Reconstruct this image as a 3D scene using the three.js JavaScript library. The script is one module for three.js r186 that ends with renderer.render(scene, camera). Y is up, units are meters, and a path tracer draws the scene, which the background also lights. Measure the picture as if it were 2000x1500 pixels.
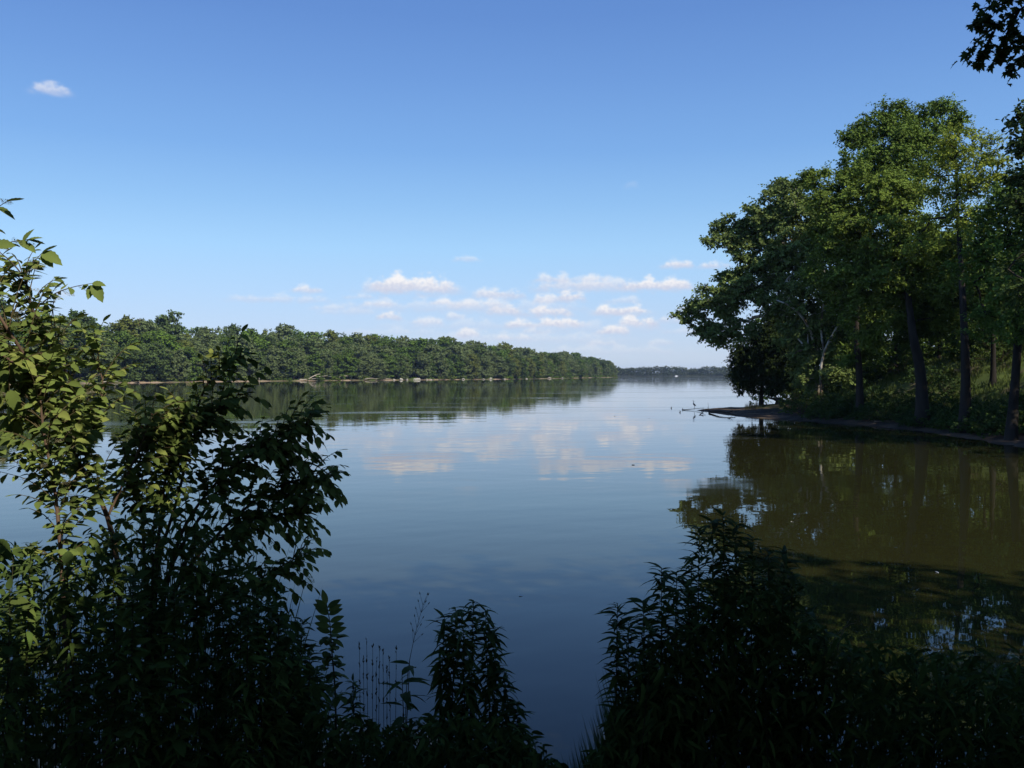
import * as THREE from 'three';
import { mergeGeometries } from 'three/addons/utils/BufferGeometryUtils.js';
import { createNoise2D, createNoise3D } from 'simplex-noise';

// ---------------------------------------------------------------- camera, sky, sun, exposure
const scene = new THREE.Scene();
const EYE = 4, F = 1767, TILT = -0.01075;
const camera = new THREE.PerspectiveCamera(46, 4 / 3, 0.05, 9000);
camera.position.set(0, EYE, 0);
camera.rotation.x = TILT;
scene.add(camera);
const renderer = new THREE.WebGLRenderer({ antialias: true });
renderer.setSize(1024, 768);
renderer.toneMapping = THREE.LinearToneMapping;
renderer.toneMappingExposure = 1.0;
renderer.shadowMap.enabled = true;

const SUN_AZ = 40, SUN_EL = 42;                       // degrees to the right of straight behind the viewpoint, and above the horizon
const rad = d => d * Math.PI / 180;
const SUN = new THREE.Vector3(Math.sin(rad(SUN_AZ)) * Math.cos(rad(SUN_EL)), Math.sin(rad(SUN_EL)), Math.cos(rad(SUN_AZ)) * Math.cos(rad(SUN_EL)));
const sun = new THREE.DirectionalLight(new THREE.Color().setRGB(1, 0.93, 0.79), 5);
sun.position.copy(SUN).multiplyScalar(300);
sun.castShadow = true;
Object.assign(sun.shadow.camera, { left: -400, right: 400, top: 400, bottom: -400, near: 1, far: 1500 });
scene.add(sun); scene.add(sun.target);
scene.fog = new THREE.FogExp2(new THREE.Color().setRGB(0.5, 0.66, 1), 0.00007);

function rng(a) { return () => { a |= 0; a = a + 0x6D2B79F5 | 0; let t = Math.imul(a ^ a >>> 15, 1 | a); t = t + Math.imul(t ^ t >>> 7, 61 | t) ^ t; return ((t ^ t >>> 14) >>> 0) / 4294967296; }; }
const R0 = rng(7);
const n2 = createNoise2D(rng(11)), n3 = createNoise3D(rng(12));
const lerp = (a, b, t) => a + (b - a) * t, clamp = (x, a, b) => Math.min(b, Math.max(a, x));
const sstep = (a, b, x) => { const t = clamp((x - a) / (b - a), 0, 1); return t * t * (3 - 2 * t); };
const s2l = c => { c /= 255; return c <= 0.04045 ? c / 12.92 : Math.pow((c + 0.055) / 1.055, 2.4); };
const rgb = (r, g, b) => [s2l(r), s2l(g), s2l(b)];
const fbm2 = (x, y, o = 4) => { let s = 0, a = 0.5; for (let k = 0; k < o; k++) { s += a * n2(x, y); x *= 2.03; y *= 2.03; a *= 0.5; } return s; };

function makeSky() {
  const W = 4096, H = 2048, d = new Float32Array(W * H * 4);
  const stops = [[-90, rgb(200, 214, 230)], [0, rgb(205, 219, 234)], [1, rgb(204, 219, 236)], [3, rgb(193, 218, 246)], [5, rgb(182, 216, 251)], [7.8, rgb(167, 212, 253)], [10.5, rgb(148, 196, 245)], [13.7, rgb(128, 177, 236)], [18, rgb(113, 159, 224)], [21.5, rgb(102, 146, 214)], [38, rgb(72, 116, 190)], [90, rgb(46, 86, 160)]];
  for (let j = 0; j < H; j++) {
    const el = (j + 0.5) / H * 180 - 90;
    let k = 0; while (k < stops.length - 2 && el > stops[k + 1][0]) k++;
    const t = clamp((el - stops[k][0]) / (stops[k + 1][0] - stops[k][0]), 0, 1);
    const c = [0, 1, 2].map(q => lerp(stops[k][1][q], stops[k + 1][1][q], t));
    const y = Math.sin(rad(el)), ce = Math.cos(rad(el));
    for (let i = 0; i < W; i++) {
      const a = ((i + 0.5) / W - 0.5) * 2 * Math.PI;
      const dot = clamp(ce * Math.cos(a) * SUN.x + y * SUN.y + ce * Math.sin(a) * SUN.z, -1, 1);
      const ray = 1 + 0.2 * (dot * dot - 0.2), g = 0.5 * Math.exp(-(1 - dot) * 9) + 0.25 * Math.exp(-(1 - dot) * 60), o = (j * W + i) * 4;
      d[o] = c[0] * ray * (1 + g) + g * 0.1; d[o + 1] = c[1] * ray * (1 + g * 0.9) + g * 0.1; d[o + 2] = c[2] * ray * (1 + g * 0.5) + g * 0.1; d[o + 3] = 1;
    }
  }
  // fair-weather clouds: centre azimuth and base elevation, half width, height in degrees, strength, whiteness
  const list = [];
  const px = (x, y, w, h, s, b = 1) => { const az = Math.atan((x - 1000) / F), k = Math.cos(az) * 180 / Math.PI; list.push([az * 180 / Math.PI, (731 - y) / F * k, w / 2 / F * k * Math.cos(az), h * 1.15 / F * k, Math.min(1, s * 1.35), b]); };
  px(805, 569, 180, 30, 0.95); px(770, 560, 90, 18, 0.8); px(1275, 564, 150, 20, 0.85); px(1320, 562, 60, 18, 0.9); px(1120, 566, 160, 26, 0.5, 0.85); px(1080, 550, 80, 14, 0.45, 0.9);
  px(975, 580, 100, 20, 0.6); px(1115, 585, 56, 18, 0.8); px(1065, 590, 50, 18, 0.6); px(1072, 615, 92, 18, 0.92); px(1212, 613, 110, 19, 0.88); px(1248, 635, 76, 19, 0.92); px(1195, 651, 66, 16, 0.85);
  px(1095, 636, 110, 15, 0.85); px(1015, 638, 64, 13, 0.6); px(760, 622, 48, 16, 0.75); px(985, 613, 76, 18, 0.65); px(930, 598, 110, 14, 0.5); px(835, 632, 60, 12, 0.45); px(890, 622, 40, 12, 0.4);
  px(915, 656, 50, 14, 0.6); px(1003, 662, 70, 10, 0.45); px(1175, 674, 60, 10, 0.3); px(1290, 672, 50, 10, 0.25); px(1322, 522, 64, 15, 0.65); px(1394, 522, 60, 12, 0.55); px(912, 510, 54, 9, 0.3); px(102, 196, 80, 17, 0.42, 0.95);
  px(600, 570, 60, 14, 0.55); px(545, 588, 190, 14, 0.32, 0.9); px(740, 596, 60, 10, 0.5); px(862, 594, 40, 8, 0.55); px(1180, 560, 120, 14, 0.45, 0.85); px(1310, 628, 50, 12, 0.35); px(1232, 372, 30, 10, 0.06);
  px(125, 578, 40, 10, 0.3); px(680, 612, 120, 12, 0.25, 0.9); px(820, 604, 340, 20, 0.26, 0.9); px(1000, 606, 300, 22, 0.22, 0.9); px(1160, 645, 260, 18, 0.18, 0.9); px(900, 640, 300, 18, 0.2, 0.9); px(1215, 590, 70, 10, 0.3); px(1020, 668, 420, 20, 0.2); px(1190, 690, 300, 16, 0.18); px(760, 652, 200, 12, 0.16); px(1150, 548, 70, 9, 0.3); px(700, 582, 60, 8, 0.3); px(1340, 606, 40, 9, 0.3); px(640, 604, 70, 8, 0.25); px(1330, 650, 80, 10, 0.2); px(1050, 650, 60, 8, 0.3);
  const q = rng(5);
  for (let k = 0; k < 150; k++) {
    const az = q() * 360 - 180; if (az > -31 && az < 33) continue;
    list.push([az, 1.5 + Math.pow(q(), 1.4) * 9, 0.8 + q() * 2.2, 0.3 + q() * 0.8, 0.3 + q() * 0.6, 0.9 + 0.1 * q()]);
  }
  const top = rgb(252, 250, 250), bot = rgb(206, 212, 232);
  for (const [az, el, hw, ht, s, b] of list) {
    const j0 = Math.floor((el - ht * 0.6 + 90) / 180 * H), j1 = Math.ceil((el + ht * 1.5 + 90) / 180 * H);
    const i0 = Math.floor(((az - 90 - hw * 1.5) / 360 + 0.5) * W), i1 = Math.ceil(((az - 90 + hw * 1.5) / 360 + 0.5) * W);
    for (let j = j0; j <= j1; j++) for (let i = i0; i <= i1; i++) {
      const e = (j + 0.5) / H * 180 - 90, a = ((i + 0.5) / W - 0.5) * 360 + 90;
      const u = (a - az) / (hw * 1.12), v = (e - el) / ht;
      const nz = fbm2(a * 0.75 + az * 7, e * 1.9 + 3, 5), nf = fbm2(a * 3.1, e * 5.3 + az, 3);
      const h = Math.pow(Math.max(0, 1 - u * u), 0.7) * (0.7 + 0.4 * n2(a * 0.55 + az * 3, el)) + 0.12;
      let den = sstep(-0.15, 0.4, h - v + 0.5 * nz + 0.22 * nf) * sstep(-0.45, 0.25, v + 0.35 * nz) * sstep(1.3, 0.6, Math.abs(u) + 0.3 * nz);
      if (den <= 0) continue;
      const w = clamp(den * s, 0, 0.97), lit = sstep(-0.1, 0.75, v + 0.5 * nf) * b, o = (j * W + ((i % W) + W) % W) * 4;
      for (let c = 0; c < 3; c++) d[o + c] = lerp(d[o + c], lerp(bot[c], top[c], lit), w);
    }
  }
  const t = new THREE.DataTexture(d, W, H, THREE.RGBAFormat, THREE.FloatType);
  t.mapping = THREE.EquirectangularReflectionMapping; t.magFilter = THREE.LinearFilter; t.minFilter = THREE.LinearFilter; t.needsUpdate = true;
  return t;
}
scene.background = makeSky();
scene.environment = scene.background;

// ---------------------------------------------------------------- helpers
const nth = ['leftmost', 'second', 'third', 'fourth', 'fifth', 'sixth', 'seventh', 'eighth', 'ninth', 'tenth', 'eleventh', 'twelfth', 'thirteenth', 'fourteenth', 'fifteenth', 'sixteenth', 'seventeenth', 'eighteenth', 'nineteenth', 'twentieth'];
const V = (x, y, z) => new THREE.Vector3(x, y, z);
const CT = Math.cos(TILT), ST = Math.sin(TILT);
function at(px, py, d) {                              // a point of the photograph (2000 wide) at a depth, as a point of the place
  const x = (px - 1000) / F * d, y = (750 - py) / F * d;
  return V(x, EYE + y * CT + d * ST, y * ST - d * CT);
}
const used = new Map();
function numbered(n) { const k = used.get(n) || 0; used.set(n, k + 1); return k ? `${n}_${String(k).padStart(3, '0')}` : n; }
function tag(o, label, category, group, kind) {
  if (label) o.userData.label = label; if (category) o.userData.category = category;
  if (group) o.userData.group = group; if (kind) o.userData.kind = kind; return o;
}
function thing(name, label, category, p = V(0, 0, 0), group, kind) {
  const o = new THREE.Group(); o.name = numbered(name); o.position.copy(p); scene.add(o);
  return tag(o, label, category, group, kind);
}
function mesh(name, geo, mat, parent = scene) {
  const m = new THREE.Mesh(geo, mat); m.name = parent === scene ? numbered(name) : name; m.castShadow = m.receiveShadow = true; parent.add(m); return m;
}
class GB {                                            // collects triangles into one geometry
  constructor(o) { this.p = []; this.c = []; this.i = []; this.o = o || V(0, 0, 0); }
  v(x, y, z, c, k = 1) { this.p.push(x - this.o.x, y - this.o.y, z - this.o.z); this.c.push(c[0] * k, c[1] * k, c[2] * k); return this.p.length / 3 - 1; }
  leaf(x, y, z, dx, dy, dz, nx, ny, nz, L, W, c, k, fold = 0.15) {   // a folded four-point leaf
    let sx = dy * nz - dz * ny, sy = dz * nx - dx * nz, sz = dx * ny - dy * nx, l = Math.hypot(sx, sy, sz) || 1; sx /= l; sy /= l; sz /= l;
    const ux = sy * dz - sz * dy, uy = sz * dx - sx * dz, uz = sx * dy - sy * dx, w = W / 2, m = L * 0.45, f = W * fold;
    const a = this.v(x, y, z, c, k), b = this.v(x + dx * m + sx * w + ux * f, y + dy * m + sy * w + uy * f, z + dz * m + sz * w + uz * f, c, k);
    const t = this.v(x + dx * L, y + dy * L, z + dz * L, c, k), e = this.v(x + dx * m - sx * w + ux * f, y + dy * m - sy * w + uy * f, z + dz * m - sz * w + uz * f, c, k);
    this.i.push(a, b, t, a, t, e);
  }
  tube(pts, radii, sides, col) {                      // col(point index, side) -> colour
    let u = V(1, 0, 0), t = V(0, 0, 0), prev = -1;
    for (let k = 0; k < pts.length; k++) {
      t.subVectors(pts[Math.min(k + 1, pts.length - 1)], pts[Math.max(k - 1, 0)]).normalize();
      if (k === 0 && Math.abs(t.x) > 0.8) u.set(0, 0, 1);
      u.addScaledVector(t, -u.dot(t)).normalize();
      const w = V(0, 0, 0).crossVectors(t, u), first = this.p.length / 3;
      for (let s = 0; s < sides; s++) {
        const a = s / sides * 2 * Math.PI, r = radii[k], cx = Math.cos(a) * r, cy = Math.sin(a) * r;
        this.v(pts[k].x + u.x * cx + w.x * cy, pts[k].y + u.y * cx + w.y * cy, pts[k].z + u.z * cx + w.z * cy, col(k, s));
      }
      if (prev >= 0) for (let s = 0; s < sides; s++) { const s1 = (s + 1) % sides; this.i.push(prev + s, prev + s1, first + s, prev + s1, first + s1, first + s); }
      prev = first;
    }
    const e = this.v(pts.at(-1).x, pts.at(-1).y, pts.at(-1).z, col(pts.length - 1, 0));
    for (let s = 0; s < sides; s++) this.i.push(prev + s, prev + (s + 1) % sides, e);
  }
  build(smooth) {
    const g = new THREE.BufferGeometry();
    g.setAttribute('position', new THREE.Float32BufferAttribute(this.p, 3)); g.setAttribute('color', new THREE.Float32BufferAttribute(this.c, 3)); g.setIndex(this.i);
    if (smooth) g.computeVertexNormals();
    return g;
  }
}
const curve = (pts, n) => pts.length < 2 ? pts : new THREE.CatmullRomCurve3(pts).getPoints(n);

// ---------------------------------------------------------------- materials
const leafMat = (tr = 0.3, rough = 0.95, coat = 0) => new THREE.MeshPhysicalMaterial({ vertexColors: true, roughness: rough, side: THREE.DoubleSide, transmission: tr, thickness: 0, specularIntensity: coat ? 0.2 : 0.1, clearcoat: coat, clearcoatRoughness: 0.45 });
const M = {
  crown: leafMat(0.22, 1), nearLeaf: leafMat(0.15, 1),
  bark: new THREE.MeshPhysicalMaterial({ vertexColors: true, roughness: 0.95, specularIntensity: 0.2 }),
  land: new THREE.MeshPhysicalMaterial({ vertexColors: true, roughness: 1, specularIntensity: 0.3 }),
  bed: new THREE.MeshStandardMaterial({ color: new THREE.Color().setRGB(0.09, 0.075, 0.05), roughness: 1 }),
};

function leafShape({ L = 1, W = 0.5, seg = 9, tooth = 0.06, fold = 0.25, droop = 0.2, wide = 0.42, twist = 0 }) {
  const g = new GB(), c = [1, 1, 1], rows = [];
  for (let k = 0; k <= seg; k++) {
    const t = k / seg, w = W / 2 * Math.pow(Math.sin(Math.PI * Math.pow(t, Math.log(0.5) / Math.log(wide))), 0.85) * (1 + (k % 2 ? tooth : -tooth)), y = -droop * t * t, tw = twist * t;
    const up = w * fold, sx = Math.cos(tw) * w, sy = Math.sin(tw) * w;
    const mid = 1.06;
    rows.push(k === 0 || k === seg ? [g.v(0, y, t * L, c, mid)] : [g.v(-sx, y + up - sy, t * L - (k % 2 ? 0 : 0.02), c), g.v(0, y, t * L, c, mid), g.v(sx, y + up + sy, t * L - (k % 2 ? 0 : 0.02), c)]);
  }
  for (let k = 0; k < seg; k++) {
    const a = rows[k], b = rows[k + 1];
    if (a.length === 1) g.i.push(a[0], b[0], b[1], a[0], b[1], b[2]); else if (b.length === 1) g.i.push(a[0], b[0], a[1], a[1], b[0], a[2]);
    else g.i.push(a[0], b[0], b[1], a[0], b[1], a[1], a[1], b[1], b[2], a[1], b[2], a[2]);
  }
  return g.build(true);
}
function lacyLeaf(seed) {                             // an insect-eaten leaf: ribs and a few scraps of blade
  const g = new GB(), q = rng(seed), c = [1, 1, 1], W = 0.27;
  const strip = (x0, z0, x1, z1, w) => { const dx = x1 - x0, dz = z1 - z0, l = Math.hypot(dx, dz), nx = -dz / l * w, nz = dx / l * w, b = x => Math.abs(x) * 0.25; const a = [g.v(x0 + nx, b(x0), z0 + nz, c), g.v(x0 - nx, b(x0), z0 - nz, c), g.v(x1 - nx * 0.5, b(x1), z1 - nz * 0.5, c), g.v(x1 + nx * 0.5, b(x1), z1 + nz * 0.5, c)]; g.i.push(a[0], a[1], a[2], a[0], a[2], a[3]); };
  strip(0, 0, 0, 1, 0.012);
  for (const s of [-1, 1]) { let px = 0, pz = 0; for (let k = 1; k < 9; k++) {
    const z = k / 10, w = s * W * Math.sin(Math.PI * Math.pow(z + 0.1, 0.85)) * (0.8 + 0.3 * q()), ez = z + 0.13; strip(0, z, w, ez, 0.009);
    if (q() < 0.6) strip(px, pz, w, ez, 0.006);
    for (let m = 0; m < 2; m++) if (q() < 0.5) { const u = 0.2 + 0.7 * q(); strip(w * u, z + 0.13 * u, w * u * 0.9, z + 0.13 * u + 0.09, 0.005); }
    if (q() < 0.42) { const u0 = 0.1 + 0.5 * q(), u1 = u0 + 0.35, a = [g.v(w * u0, 0.02, z + 0.13 * u0, c), g.v(w * u1, 0.04, z + 0.13 * u1, c), g.v(w * u1, 0.04, z + 0.13 * u1 + 0.08, c), g.v(w * u0, 0.02, z + 0.13 * u0 + 0.09, c)]; g.i.push(a[0], a[1], a[2], a[0], a[2], a[3]); }
    px = w; pz = ez; } }
  return g.build();
}
const elmLeaves = [0, 1, 2, 3, 4, 5].map(k => leafShape({ W: 0.46 + 0.06 * (k % 3), tooth: 0.06, fold: 0.15 + 0.12 * (k % 4), droop: 0.06 + 0.09 * (k % 3), twist: (k - 2.5) * 0.16, seg: 11 }));
const laceLeaves = [1, 2, 3, 4].map(lacyLeaf);
const narrowLeaves = [0, 1, 2, 3].map(k => leafShape({ W: 0.19 + 0.03 * k, tooth: 0.02, fold: 0.3, droop: 0.25 + 0.14 * k, seg: 7, wide: 0.36, twist: (k - 1.5) * 0.3 }));
const pinnaLeaf = leafShape({ W: 0.42, tooth: 0.01, fold: 0.12, droop: 0.08, seg: 8, wide: 0.45 });
const lobedLeaf = (() => {                            // a deeply toothed five-lobed leaf
  const s = new THREE.Shape(), P = [[0, 0], [0.2, 0.04], [0.42, 0.02], [0.36, 0.16], [0.5, 0.34], [0.3, 0.36], [0.36, 0.56], [0.46, 0.72], [0.24, 0.64], [0.16, 0.62], [0.14, 0.8], [0, 1.04]];
  P.forEach(([x, y], k) => k ? s.lineTo(x, y) : s.moveTo(x, y)); for (let k = P.length - 2; k > 0; k--) s.lineTo(-P[k][0], P[k][1]); s.closePath();
  const g = new THREE.ShapeGeometry(s), p = g.attributes.position; g.deleteAttribute('uv');
  const col = []; for (let k = 0; k < p.count; k++) { const x = p.getX(k), y = p.getY(k); p.setXYZ(k, x, Math.abs(x) * 0.25 - y * y * 0.22, y); col.push(1, 1, 1); }
  g.setAttribute('color', new THREE.Float32BufferAttribute(col, 3)); g.computeVertexNormals(); return g;
})();
const paleLeaf = leafMat(0.15, 0.9), drift = leafMat(0, 1); paleLeaf.color.setRGB(0.6, 0.58, 0.5); drift.color.setRGB(0.06, 0.05, 0.04);
// ---------------------------------------------------------------- water and land
function waterNormals() {
  const N = 1024, S = 48, q = rng(21), waves = [], h = new Float32Array(N * N * 2);
  for (let k = 0; k < 90; k++) {
    const lam = 0.22 * Math.pow(60, q() * 0.85), dir = (q() + q() - 1) * 1.1;                        // metres; about the axis away from the viewpoint
    const kx = Math.round(S / lam * Math.sin(dir)), ky = Math.round(S / lam * Math.cos(dir)) || 1;
    waves.push([kx, ky, q() * 6.283, (0.5 + q()) * Math.pow(lam, 0.15)]);
  }
  const tw = 2 * Math.PI / N;
  for (const [kx, ky, ph, a] of waves) {
    const l = Math.hypot(kx, ky);
    for (let j = 0; j < N; j++) for (let i = 0; i < N; i++) { const c = Math.cos((kx * i + ky * j) * tw + ph) * a; h[(j * N + i) * 2] += c * kx / l; h[(j * N + i) * 2 + 1] += c * ky / l; }
  }
  const d = new Uint8Array(N * N * 4);
  for (let o = 0; o < N * N; o++) { d[o * 4] = clamp(127.5 - h[o * 2] * 7, 0, 255); d[o * 4 + 1] = clamp(127.5 - h[o * 2 + 1] * 7, 0, 255); d[o * 4 + 2] = 255; d[o * 4 + 3] = 255; }
  const t = new THREE.DataTexture(d, N, N); t.wrapS = t.wrapT = THREE.RepeatWrapping; t.magFilter = THREE.LinearFilter; t.minFilter = THREE.LinearMipmapLinearFilter; t.generateMipmaps = true; t.needsUpdate = true;
  t.repeat.set(1 / S, 1 / S); t.rotation = 0.12;
  return t;
}
function windPatches() {                               // roughness of the water: mostly mirror, with faint wind ruffled lanes
  const N = 512, d = new Uint8Array(N * N * 4), w = rng(23), m = createNoise3D(w);
  for (let j = 0; j < N; j++) for (let i = 0; i < N; i++) {
    const a = i / N * 6.2832, y = j / N * 6.2832; let v = 0, k = 1;
    for (let o = 1; o < 5; o++) { v += k * m(Math.cos(a) * o * 0.8 + Math.sin(y) * o * 1.9, Math.sin(a) * o * 0.8 + o * 7, Math.cos(y) * o * 1.9); k *= 0.55; }
    const r = 0.016 + 0.075 * sstep(0.25, 1.1, v), q = (j * N + i) * 4; d[q] = d[q + 1] = d[q + 2] = clamp(r * 255, 0, 255); d[q + 3] = 255;
  }
  const t = new THREE.DataTexture(d, N, N); t.wrapS = t.wrapT = THREE.RepeatWrapping; t.magFilter = THREE.LinearFilter; t.needsUpdate = true; t.repeat.set(1 / 260, 1 / 190); t.rotation = 0.2; return t;
}
function sheet(x0, x1, z0, z1, y, step) {
  const nx = Math.max(1, Math.round((x1 - x0) / step)), nz = Math.max(1, Math.round((z1 - z0) / step)), g = new THREE.PlaneGeometry(x1 - x0, z1 - z0, nx, nz);
  g.rotateX(-Math.PI / 2); g.translate((x0 + x1) / 2, y, (z0 + z1) / 2);
  const p = g.attributes.position, u = g.attributes.uv; for (let k = 0; k < p.count; k++) u.setXY(k, p.getX(k), -p.getZ(k));
  return g;
}
{
  const m = new THREE.MeshPhysicalMaterial({ color: new THREE.Color().setRGB(0.024, 0.0235, 0.0075), roughness: 1, roughnessMap: windPatches(), ior: 1.333, specularIntensity: 0.75, normalMap: waterNormals(), normalScale: new THREE.Vector2(0.0052, 0.0052) });
  tag(mesh('water', sheet(-4500, 4500, -7000, 60, 0, 600), m), 'calm olive brown river water mirroring sky and trees', 'river', null, 'structure');
  tag(mesh('ground', sheet(-4600, 4600, -7100, 400, -2.5, 600), M.bed), 'brown river bed and land under everything', 'ground', null, 'structure');
}
// shorelines
const leftShore = [[-700, 351], [-300, 345], [-100, 350], [0, 362], [100, 375], [200, 400], [400, 470], [520, 520], [700, 590], [850, 645], [960, 705], [1050, 785], [1130, 950], [1205, 1285]].map(([x, d]) => V((x - 1000) / F * d, 0, -d));
leftShore.push(V(130, 0, -1400), V(60, 0, -1560));
const leftCurve = new THREE.CatmullRomCurve3(leftShore, false, 'centripetal');
function leftAt(t, o) { const p = leftCurve.getPointAt(t), g = leftCurve.getTangentAt(t); return V(p.x + g.z * o, 0, p.z - g.x * o); }   // o metres inland
const leftHeight = (o, t) => o < 0 ? o * 0.25 : 0.5 * sstep(0, 4, o) + 0.8 * sstep(4, 14, o) + (15 - 13 * sstep(0.35, 0.9, t)) * sstep(12, 110, o);
{
  const offs = [-8, -3, 0, 1.5, 3, 5, 8, 12, 18, 26, 40, 60, 85, 120, 170, 260, 420], NT = 420, g = new GB();
  const sand = [0.34, 0.25, 0.17], mud = [0.16, 0.115, 0.075], grass = [0.075, 0.11, 0.025], floor = [0.035, 0.045, 0.016];
  for (let k = 0; k <= NT; k++) {
    const t = k / NT;
    for (const o of offs) {
      const p = leftAt(t, o + (o > -3 && o < 10 ? 2.6 * n2(k * 0.23, 1) + 1.2 * n2(k * 0.9, 5) : 0)), n = n2(p.x * 0.03, p.z * 0.03), n1 = n2(p.x * 0.15, p.z * 0.15 + 9);
      const y = leftHeight(o, t) + (o > 0 ? 0.25 * n1 : 0);
      let c = o < 3.5 ? (n + 0.4 * n1 > 0.1 ? sand : n1 > 0.2 ? grass : mud) : o < 12 ? (n1 > -0.3 ? grass : mud) : floor;
      g.v(p.x, y, p.z, c, 0.85 + 0.3 * R0());
    }
    if (k) for (let j = 0; j < offs.length - 1; j++) { const a = (k - 1) * offs.length + j, b = a + offs.length; g.i.push(a, a + 1, b, a + 1, b + 1, b); }
  }
  tag(mesh('left_bank', g.build(true), M.land), 'low sandy and grassy river bank under the far left wood', 'river bank', null, 'structure');
}
const shorePx = [[1356, 800.5], [1400, 808], [1440, 813.5], [1500, 818], [1580, 823], [1650, 828], [1720, 834], [1800, 843], [1880, 855], [1960, 868], [2060, 886]];
const rightPoly = shorePx.map(([x, y]) => { const d = EYE * F / (y - 731); return [(x - 1000) / F * d, -d]; });
rightPoly.push([31, -36], [36, -30], [60, -24], [140, -20], [260, -60], [260, -260], [90, -175], [62, -150], [48, -132], [37.5, -118]);
for (const [x, y] of [[1545, 797], [1470, 797], [1400, 798.5]]) { const d = EYE * F / (y - 731); rightPoly.push([(x - 1000) / F * d, -d]); }
function signedDistance(poly, x, z) {
  let best = 1e9, inside = false;
  for (let a = 0, b = poly.length - 1; a < poly.length; b = a++) {
    const [ax, az] = poly[a], [bx, bz] = poly[b], ex = bx - ax, ez = bz - az, t = clamp(((x - ax) * ex + (z - az) * ez) / (ex * ex + ez * ez), 0, 1);
    best = Math.min(best, Math.hypot(x - ax - ex * t, z - az - ez * t));
    if ((az > z) !== (bz > z) && x < (bx - ax) * (z - az) / (bz - az) + ax) inside = !inside;
  }
  return inside ? best : -best;
}
function rightHeight(x, z) {
  const s = signedDistance(rightPoly, x, z) + 0.45 * n2(x * 0.4, z * 0.4) + 0.22 * n2(x * 1.3, z * 1.3), n = n2(x * 0.12, z * 0.12), f = n2(x * 0.7, z * 0.7);
  if (s < 0) return Math.max(-1.6, s * 0.35);
  const hill = sstep(19, 40, x - Math.max(0, -z - 70) * 0.35);
  return 0.2 * sstep(0, 1.8, s) + 0.55 * sstep(3.5, 9, s) + hill * 5.2 * sstep(3, 19, s) + 0.12 * n * sstep(0, 4, s) + 0.05 * f * sstep(0, 1, s);
}
{
  const g = new GB(), x0 = 16, x1 = 120, z0 = -150, z1 = -22, st = 0.62, nx = Math.ceil((x1 - x0) / st), nz = Math.ceil((z1 - z0) / st);
  for (let j = 0; j <= nz; j++) for (let i = 0; i <= nx; i++) {
    const x = x0 + i * st, z = z0 + j * st, y = rightHeight(x, z), n = n2(x * 0.25, z * 0.25) + 0.5 * n2(x, z);
    const c = y < 0.42 ? (n > 0.25 ? [0.1, 0.07, 0.045] : [0.055, 0.04, 0.028]) : y < 0.9 ? (n > 0 ? [0.075, 0.055, 0.035] : [0.05, 0.055, 0.022]) : n > 0.45 ? [0.11, 0.09, 0.05] : [0.085, 0.115, 0.03];
    g.v(x, y, z, c, 0.75 + 0.5 * R0());
    if (i && j) { const d = j * (nx + 1) + i, e = d - nx - 1; if (Math.max(g.p[d * 3 + 1], g.p[e * 3 + 1], g.p[d * 3 - 2], g.p[e * 3 - 2]) > -1.5) g.i.push(e - 1, d - 1, e, d - 1, d, e); }
  }
  tag(mesh('right_bank', g.build(true), M.land), 'brown mud spit and shaded wooded bank on the right', 'river bank', null, 'structure');
}
const nearHeight = (x, z) => { const s = z + 7.4 + 0.5 * n2(x * 0.4, 3) - 0.06 * Math.max(0, x - 4) * Math.max(0, x - 4) * 0.2; return s < 0 ? s * 0.4 : 2.45 * sstep(0, 6.2, s) + 0.06 * n2(x * 1.7, z * 1.7); };
{
  const g = new GB(), x0 = -26, x1 = 34, z0 = -12, z1 = 30, st = 0.3, nx = Math.ceil((x1 - x0) / st), nz = Math.ceil((z1 - z0) / st);
  for (let j = 0; j <= nz; j++) for (let i = 0; i <= nx; i++) {
    const x = x0 + i * st, z = z0 + j * st, y = Math.max(-1.5, nearHeight(x, z));
    g.v(x, y, z, [0.06, 0.048, 0.03], 0.7 + 0.6 * R0());
    if (i && j) { const d = j * (nx + 1) + i, e = d - nx - 1; g.i.push(e - 1, d - 1, e, d - 1, d, e); }
  }
  tag(mesh('near_bank', g.build(true), M.land), 'dark earth bank that the foreground plants grow from', 'river bank', null, 'structure');
}
{
  const g = new GB(), NX = 160, zs = [0, -6, -20, -60, -200, -600];
  for (let i = 0; i <= NX; i++) {
    const x = -300 + i / NX * 1900;
    zs.forEach((z, j) => g.v(x, [-0.8, 0.5, 1.5, 3, 5, 7][j], -1850 + z - 30 * n2(x * 0.003, 0), [0.05, 0.055, 0.03]));
    if (i) for (let j = 0; j < zs.length - 1; j++) { const a = (i - 1) * zs.length + j, b = a + zs.length; g.i.push(a, b, a + 1, a + 1, b, b + 1); }
  }
  tag(mesh('far_bank', g.build(true), M.land), 'distant low shore closing the river reach', 'river bank', null, 'structure');
}

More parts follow.
